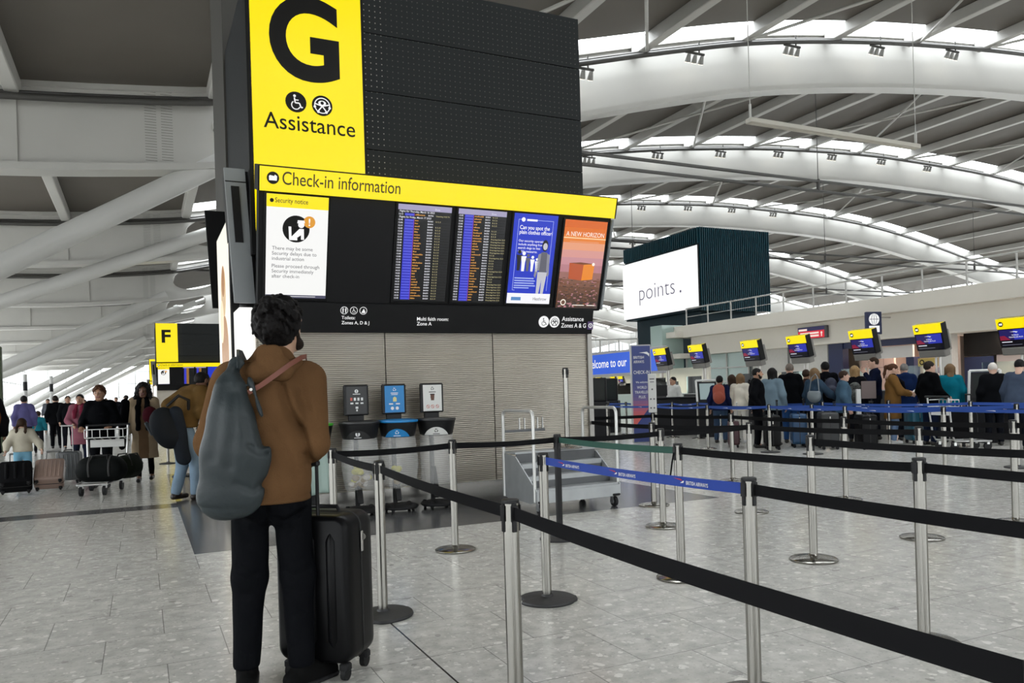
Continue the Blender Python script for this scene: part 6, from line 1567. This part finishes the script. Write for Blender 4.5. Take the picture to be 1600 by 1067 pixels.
# ================================================================ check-in desks
DESKG = mat('desk_charcoal', (.012, .012, .014), .5, spec=.25); DESKT = mat('desk_top', (.3, .3, .3), .4)
MONG = mat('monitor_back_grey', (.2, .19, .175), .5)
SCREENG = glass('counter_glass', (.82, .92, .89), .3)
def monitor(loc, label, sc=1.0, group=None, full=True, pole=True):
    r = thing('desk_monitor', label, 'check-in monitor', loc, 0, group); r.scale = (sc, sc, sc)
    # faces -x, leans forward at the top
    t = .24; uz = Vector((-math.sin(t), 0, math.cos(t))); ux = Vector((0, -1, 0)); n = Vector((-math.cos(t), 0, -math.sin(t))); R = Matrix((ux, uz, n)).transposed()
    def sl(u0, u1, v0, v1, d0, d1, m, name, par, bev=.0):
        b = MB(); c = ux*((u0+u1)/2) + uz*((v0+v1)/2) + n*((d0+d1)/2); b.box(c, (u1-u0, v1-v0, abs(d1-d0)), M=R, bev=bev); return b.build(name, m, par)
    sl(-.36, .36, .17, .8, -.2, 0, KBLACK, 'housing', r, .01)
    hd = sl(-.355, .355, .58, .8, -.15, .012, YEL, 'header_sign', r)
    sl(-.34, .34, 0, .17, -.2, .01, MONG, 'lower_tray', r, .02)
    sl(-.3, .3, .1, .6, -.34, -.2, MONG, 'back_box', r, .02)
    M = frame(ux*-.325 + uz*.185 + n*.003, ux, uz, n); b = MB()
    d = MB(); rect(d, M, 0, 0, .65, .375, 0); dp = d.build('display', S('241f5e', .9), r)
    rect(b, M, 0, 0, .65, .15, 0, .003); poly(b, M, [(0, .15), (.22, .15), (.1, .25), (0, .24)], 1, .004); rect(b, M, .3, .15, .65, .375, 4, .0035)
    poly(b, M, [(.22, .325), (.33, .335), (.4, .32), (.36, .3), (.34, .318)], 2, .006)
    if full:
        put_text(b, 'WORLD', M, .33, .24, .04, 2, 'c', .01, lift=.006, res=2); put_text(b, 'TRAVELLER PLUS', M, .34, .195, .04, 2, 'c', .01, lift=.006, res=2)
    else: rect(b, M, .2, .2, .48, .23, 2, .006)
    rect(b, M, .03, .1, .25, .118, 2, .006); rect(b, M, .03, .04, .45, .05, 3, .006)
    b.build('lettering', [S('090912'), S('8a1f3d', .9), S('e6e6f4', .95), S('7a7a8c', .8), S('2b36b0', .9)], dp)
    HM = frame(ux*-.355 + uz*.58 + n*.014, ux, uz, n); b = MB(); ico_bag(b, HM, .1, .11, .055, 0, 1); b.build('pictogram', [INK, WHT], hd)
    if pole:
        b = MB(); 
        for y in (-.05, .05): b.cyl((.2, y, .2), (.2, y, -loc[2]/sc+.0), .03, n=12)
        b.build('pole', STEEL, r, smooth=40)
    return r
which = ('nearest of the row, at the right-hand picture edge', 'second of the row from the picture edge', 'third of the row from the picture edge', 'fourth of the row, just under the red wall sign', 'fifth of the row, before the white shutters', 'sixth of the row, before the green glass', 'farthest of the row, beside the long blue sign')
for k, (y, z) in enumerate(((10.36, 1.83), (12.36, 1.88), (14.24, 1.9), (16.42, 1.92), (18.3, 1.92), (20.85, 1.96), (22.85, 1.96))):
    monitor((16.85, y, z), 'tilted yellow-topped check-in monitor, ' + which[k])
    d = thing('check_in_desk', 'dark check-in desk under the monitor ' + ('at the picture edge', 'second from the picture edge', 'third from the picture edge', 'just below the red wall sign', 'before the white shutters', 'before the green glass', 'beside the long blue sign')[k], 'check-in desk', (17.3, y+.55, 0))
    b = MB(); b.box((0, 0, .55), (.62, 1.05, 1.1), bev=.015); b.build('counter', DESKG, d)
    b = MB(); b.box((-.05, 0, 1.115), (.8, 1.1, .03), bev=.006); b.build('worktop', DESKT, d)
    b = MB(); b.box((-.3, -.05, 1.42), (.012, .8, .58)); b.build('glass_screen', SCREENG, d)
    b = MB(); b.box((-.02, -.2, 1.3), (.05, .36, .26), bev=.006); b.box((0, -.2, 1.16), (.1, .14, .08)); b.build('computer_screen', BLACKP, d)
# self service machine with a white frame, bag drop plates
def machine(loc, yaw, label):
    r = thing('self_service_machine', label, 'self-service machine', loc, yaw); W_ = mat('machine_white', (.7, .7, .69), .35)
    b = MB(); b.prism([(-.2, 0), (.2, 0), (.2, 1.0), (.05, 1.48), (-.02, 1.48), (-.2, .95)], .5, frame((-.25, 0, 0), (0, 1, 0), (0, 0, 1), (1, 0, 0))); b.build('cabinet', DESKG, r)
    b = MB()
    for x in (-.28, .28): b.tube([(x, -.22, .02), (x, -.22, .95), (x, -.02, 1.52)], .028, 8)
    b.tube([(-.28, -.02, 1.52), (.28, -.02, 1.52)], .028, 8); b.build('frame', W_, r, smooth=60)
    t = math.atan2(.18, .53); uz = Vector((0, math.sin(t), math.cos(t))); M = frame((-.2, -.205, .96), (1, 0, 0), uz); b = MB(); rect(b, M, 0, .05, .4, .5, 0, .012); b.build('display', S('9fb3b4', .7) if 'middle' in label else mat('dark_glass', (.03, .035, .035), .1), r)
    return r
machine((13.75, 16.75, 0), faceto(1, 1)*0+.35-.9, 'white-framed self-service check-in machine in the middle beside the black counter')
machine((16.15, 10.65, 0), -1.1, 'white-framed self-service check-in machine beside the woman in turquoise')
# black enquiry counter and the clerk
d = thing('enquiry_counter', 'long black counter behind the blue belts where a clerk sits', 'counter', (13.9, 18.1, 0), -.6)
b = MB(); b.box((0, 0, .52), (2.0, .6, 1.04), bev=.02); b.build('counter', DESKG, d); b = MB(); b.box((0, 0, 1.06), (2.1, .7, .04), bev=.01); b.build('worktop', DESKG, d)
b = MB(); b.box((-.55, .05, 1.28), (.4, .06, .3), bev=.01); b.build('computer_screen', BLACKP, d)
person('clerk in white shirt with dark hair working behind the black counter', 14.25, 18.85, faceto(-1, -.15), 1.66, skin='tan', hair=('short', 'black'), top=('d4d4d0', .88, .01), legs='14161c')
# info plates on posts
def plate(owner, label, w, h, col, lines):
    r = MB(); r.box((0, 0, .97+h/2), (w, .02, h), bev=.006); o = r.build('notice_plate', col, owner); o.rotation_euler = (0, 0, -YAW-.1)
    M = frame((-w/2, -.011, .97), (1, 0, 0), (0, 0, 1)); q = MB()
    for (u, v) in lines: disc(q, M, u*w, v*h, w*.11, 0, .002, 10)
    rect(q, M, .2*w, .85*h, .8*w, .88*h, 0); rect(q, M, .25*w, .78*h, .75*w, .8*h, 0); q.build('symbol', [mat('plate_ink', (.12, .12, .13), .5)], o)
plate(B['r'], '', .13, .62, mat('plate_white', (.66, .66, .64), .4), [(.3, .35), (.7, .35), (.3, .12), (.7, .12), (.5, .6)])
st = thing('notice_stand', 'notice stand with a brown poster plate beside the camel coat woman', 'notice stand', (14.2, 12.05, 0), -YAW)
b = MB(); b.box((-.14, 0, .6), (.1, .06, 1.2), bev=.01); b.box((-.1, 0, .01), (.4, .3, .02)); b.build('upright', mat('plate_white', (.66, .66, .64), .4), st)
b = MB(); b.box((.08, -.02, 1.18), (.32, .02, .38), bev=.004); b.build('poster_plate', mat('plate_brown', (.11, .075, .07), .4), st)
# tall airline totem
TX, TY = 11.33, 16.29
t = thing('airline_totem', 'tall slim blue and red check-in totem behind the lanes', 'totem', (TX, TY, 0), -.42)
b = MB(); b.box((0, .07, 1.225), (.5, .2, 2.45), bev=.01); b.build('frame', mat('totem_grey', (.42, .42, .42), .4), t)
FM = frame((-.23, -.034, 0), (1, 0, 0), (0, 0, 1)); b = MB()
def tot(z): # printed blue to coral fade
    c0, c1, c2 = np.array((.022, .04, .19)), np.array((.09, .075, .24)), np.array((.62, .1, .085)); k = (1.55-z)/.95
    if k <= 0: return c0
    return c0+(c1-c0)*min(1, k*2) if k < .5 else c1+(c2-c1)*min(1, (k-.5)*2)
ms = []
for i in range(28):
    z0 = .02 + 2.4*i/28; ms.append(mat('totem_print_%d' % i, tuple(tot(z0)), .4)); rect(b, FM, 0, z0, .46, z0+2.4/28+.0, i, .002)
b.add([FM @ Vector(p) for p in ((.0, .02, .004), (.46, .02, .004), (.46, .95, .004), (.0, .35, .004))], [(0, 1, 2, 3)], 28)
b.build('printed_panel', ms + [mat('totem_blue', (.012, .03, .17), .4)], t)
b = MB(); put_text(b, 'BRITISH', FM, .04, 2.1, .1, width=.26, lift=.006); put_text(b, 'AIRWAYS', FM, .04, 1.99, .1, width=.26, lift=.006); put_text(b, 'CHECK-IN', FM, .03, 1.72, .12, width=.4, lift=.006)
put_text(b, 'We welcome', FM, .08, 1.49, .07, width=.3, lift=.006)
for i, w_ in enumerate(('WORLD', 'TRAVELLER', 'PLUS')): put_text(b, w_, FM, .23, 1.35-.12*i, .095, 0, 'c', lift=.006, width=(.24, .36, .16)[i])
poly(b, FM, [(.18, 2.25), (.38, 2.27), (.44, 2.22), (.43, 2.15), (.39, 2.2), (.3, 2.235)], 0, .006)
b.build('lettering', VIN_W, t)
# long blue welcome sign over the far counters
sg = thing('welcome_sign', 'long bright blue sign reading welcome over the far counters', 'sign', (19.4, 26.4, 0))
b = MB(); b.box((.12, 5.3, 2.52), (.2, 10.8, 1.12), bev=.02); b.build('frame', mat('sign_frame_grey', (.34, .34, .36), .4), sg)
SM = frame((.01, 10.5, 2.06), (0, -1, 0), (0, 0, 1)); b = MB(); rect(b, SM, 0, 0, 10.35, .92, 0, .002); f = b.build('face', emat('welcome_blue', '1557d6', .9), sg)
b = MB(); put_text(b, 'Welcome to our', SM, 4.42, .3, .56, 0, width=3.5, bold=.01, lift=.006); b.build('lettering', WHT, f)
b = MB()
for y in (.3, 10.4): b.box((.2, y, 1.0), (.1, .12, 2.0))
b.build('support', STEEL, sg)
lc = thing('far_counter', 'pale green fronted far counter under the long blue sign', 'counter', (20.6, 31.0, 0))
b = MB(); b.box((0, 0, .55), (.6, 9.0, 1.1), bev=.02); b.build('counter', mat('pale_green_counter', (.42, .5, .46), .4), lc)
b = MB(); b.box((1.2, 0, 1.1), (.1, 9.4, 2.2)); b.build('rear_panel', mat('lit_panel', (.62, .6, .52), .5), lc)
b = MB(); b.box((-.25, 0, 1.35), (.02, 8.8, .5)); b.build('glass_screen', SCREENG, lc)
L = bpy.data.lights.new('counter_light', 'AREA'); L.shape = 'RECTANGLE'; L.size = .5; L.size_y = 9; L.energy = 110; L.color = (1, .93, .78)
o = bpy.data.objects.new('counter_light', L); COL.objects.link(o); o.location = (20.5, 31.0, 2.0)
for k, y in enumerate((33.1, 32.45, 31.2, 30.55, 28.4)):
    monitor((20.15, y, 1.5), 'tiny yellow-topped monitor above the far counters under the blue sign', .55, 'far counter monitors', False, False)
# dark desks seen behind the lanes left of the totem
for k, (x, y) in enumerate(((13.2, 21.0), (11.9, 19.6))):
    d = thing('bag_drop_unit', ('dark bag drop unit with an upright screen left of the tall totem', 'second dark bag drop unit just beside the tall totem')[k], 'bag drop unit', (x, y, 0), -.7)
    b = MB(); b.box((0, 0, .5), (.9, .6, 1.0), bev=.02); b.build('cabinet', DESKG, d); b = MB(); b.box((.15, .1, 1.35), (.5, .12, .7), bev=.02); b.build('screen_case', DESKG, d)
    b = MB(); b.box((.15, .035, 1.35), (.42, .01, .58)); b.build('display', mat('dark_glass', (.03, .035, .035), .1), d)
# wall signs on the low building
r = thing('wall_sign', 'red lit wall sign with pale lines and navy top on the cream fascia', 'sign', (30.5, 29.75, 3.62))
b = MB(); b.box((0, -.88, .26), (.16, 1.85, .6), bev=.01); b.build('case', mat('sign_case', (.09, .09, .1), .5), r)
M = frame((-.085, .02, -.02), (0, -1, 0), (0, 0, 1)); b = MB(); rect(b, M, 0, 0, 1.7, .37, 0); f = b.build('face', emat('sign_red', 'd5152f', .9), r)
b = MB(); rect(b, M, 0, .37, 1.7, .56, 0, .003); rect(b, M, .05, .39, .6, .49, 1, .005); rect(b, M, .15, .21, 1.35, .3, 1, .005); rect(b, M, .22, .07, 1.35, .16, 1, .005); disc(b, M, 1.52, .24, .06, 1, .005); rect(b, M, 1.49, .06, 1.55, .18, 1, .005)
b.build('lettering', [emat('sign_navy', '1d1a52', .7), emat('sign_pale', 'f6dcd2', .95)], f)
g = thing('projecting_sign', 'small navy projecting sign with white globe icon under the cream fascia', 'sign', (29.3, 24.3, 3.42), -.3)
b = MB(); b.box((0, 0, .5), (.75, .14, 1.0), bev=.02); b.build('case', NAVY, g)
M = frame((0, -.072, .5), (1, 0, 0), (0, 0, 1)); b = MB(); disc(b, M, 0, .17, .25, 0, .003, 28); rect(b, M, -.25, -.4, .25, -.12, 0, .003)
for q in (-.12, 0, .12): stroke(b, M, [(q*.6, .4), (q*1.1, .17), (q*.6, -.06)], .02, 1, .005)
stroke(b, M, [(-.23, .17), (.23, .17)], .02, 1, .005); b.build('symbol', [WHT, NAVY], g)
b = MB(); b.box((.55, .1, .75), (.7, .06, .06)); b.build('bracket', STEEL, g)
b = MB(); b.box((0, 0, 0), (.04, .04, .01)); 
ys = thing('flight_sign', 'small yellow hanging sign with arrow circle inside the lit shop', 'sign', (BX+1.2, 23.1, 1.95))
b = MB(); b.box((0, 0, .17), (.08, .95, .36), bev=.01); b.build('case', mat('dull_yellow', (.5, .38, .1), .4), ys)
M = frame((-.042, .47, 0), (0, -1, 0), (0, 0, 1)); b = MB(); disc(b, M, .2, .17, .12, 0); disc(b, M, .2, .17, .07, 1, .004); b.build('symbol', [INK, mat('dull_yellow', (.5, .38, .1), .4)], ys)
b = MB(); b.cyl((0, 0, .35), (0, 0, 1.27), .02, n=8); b.build('hanger', STEEL, ys)
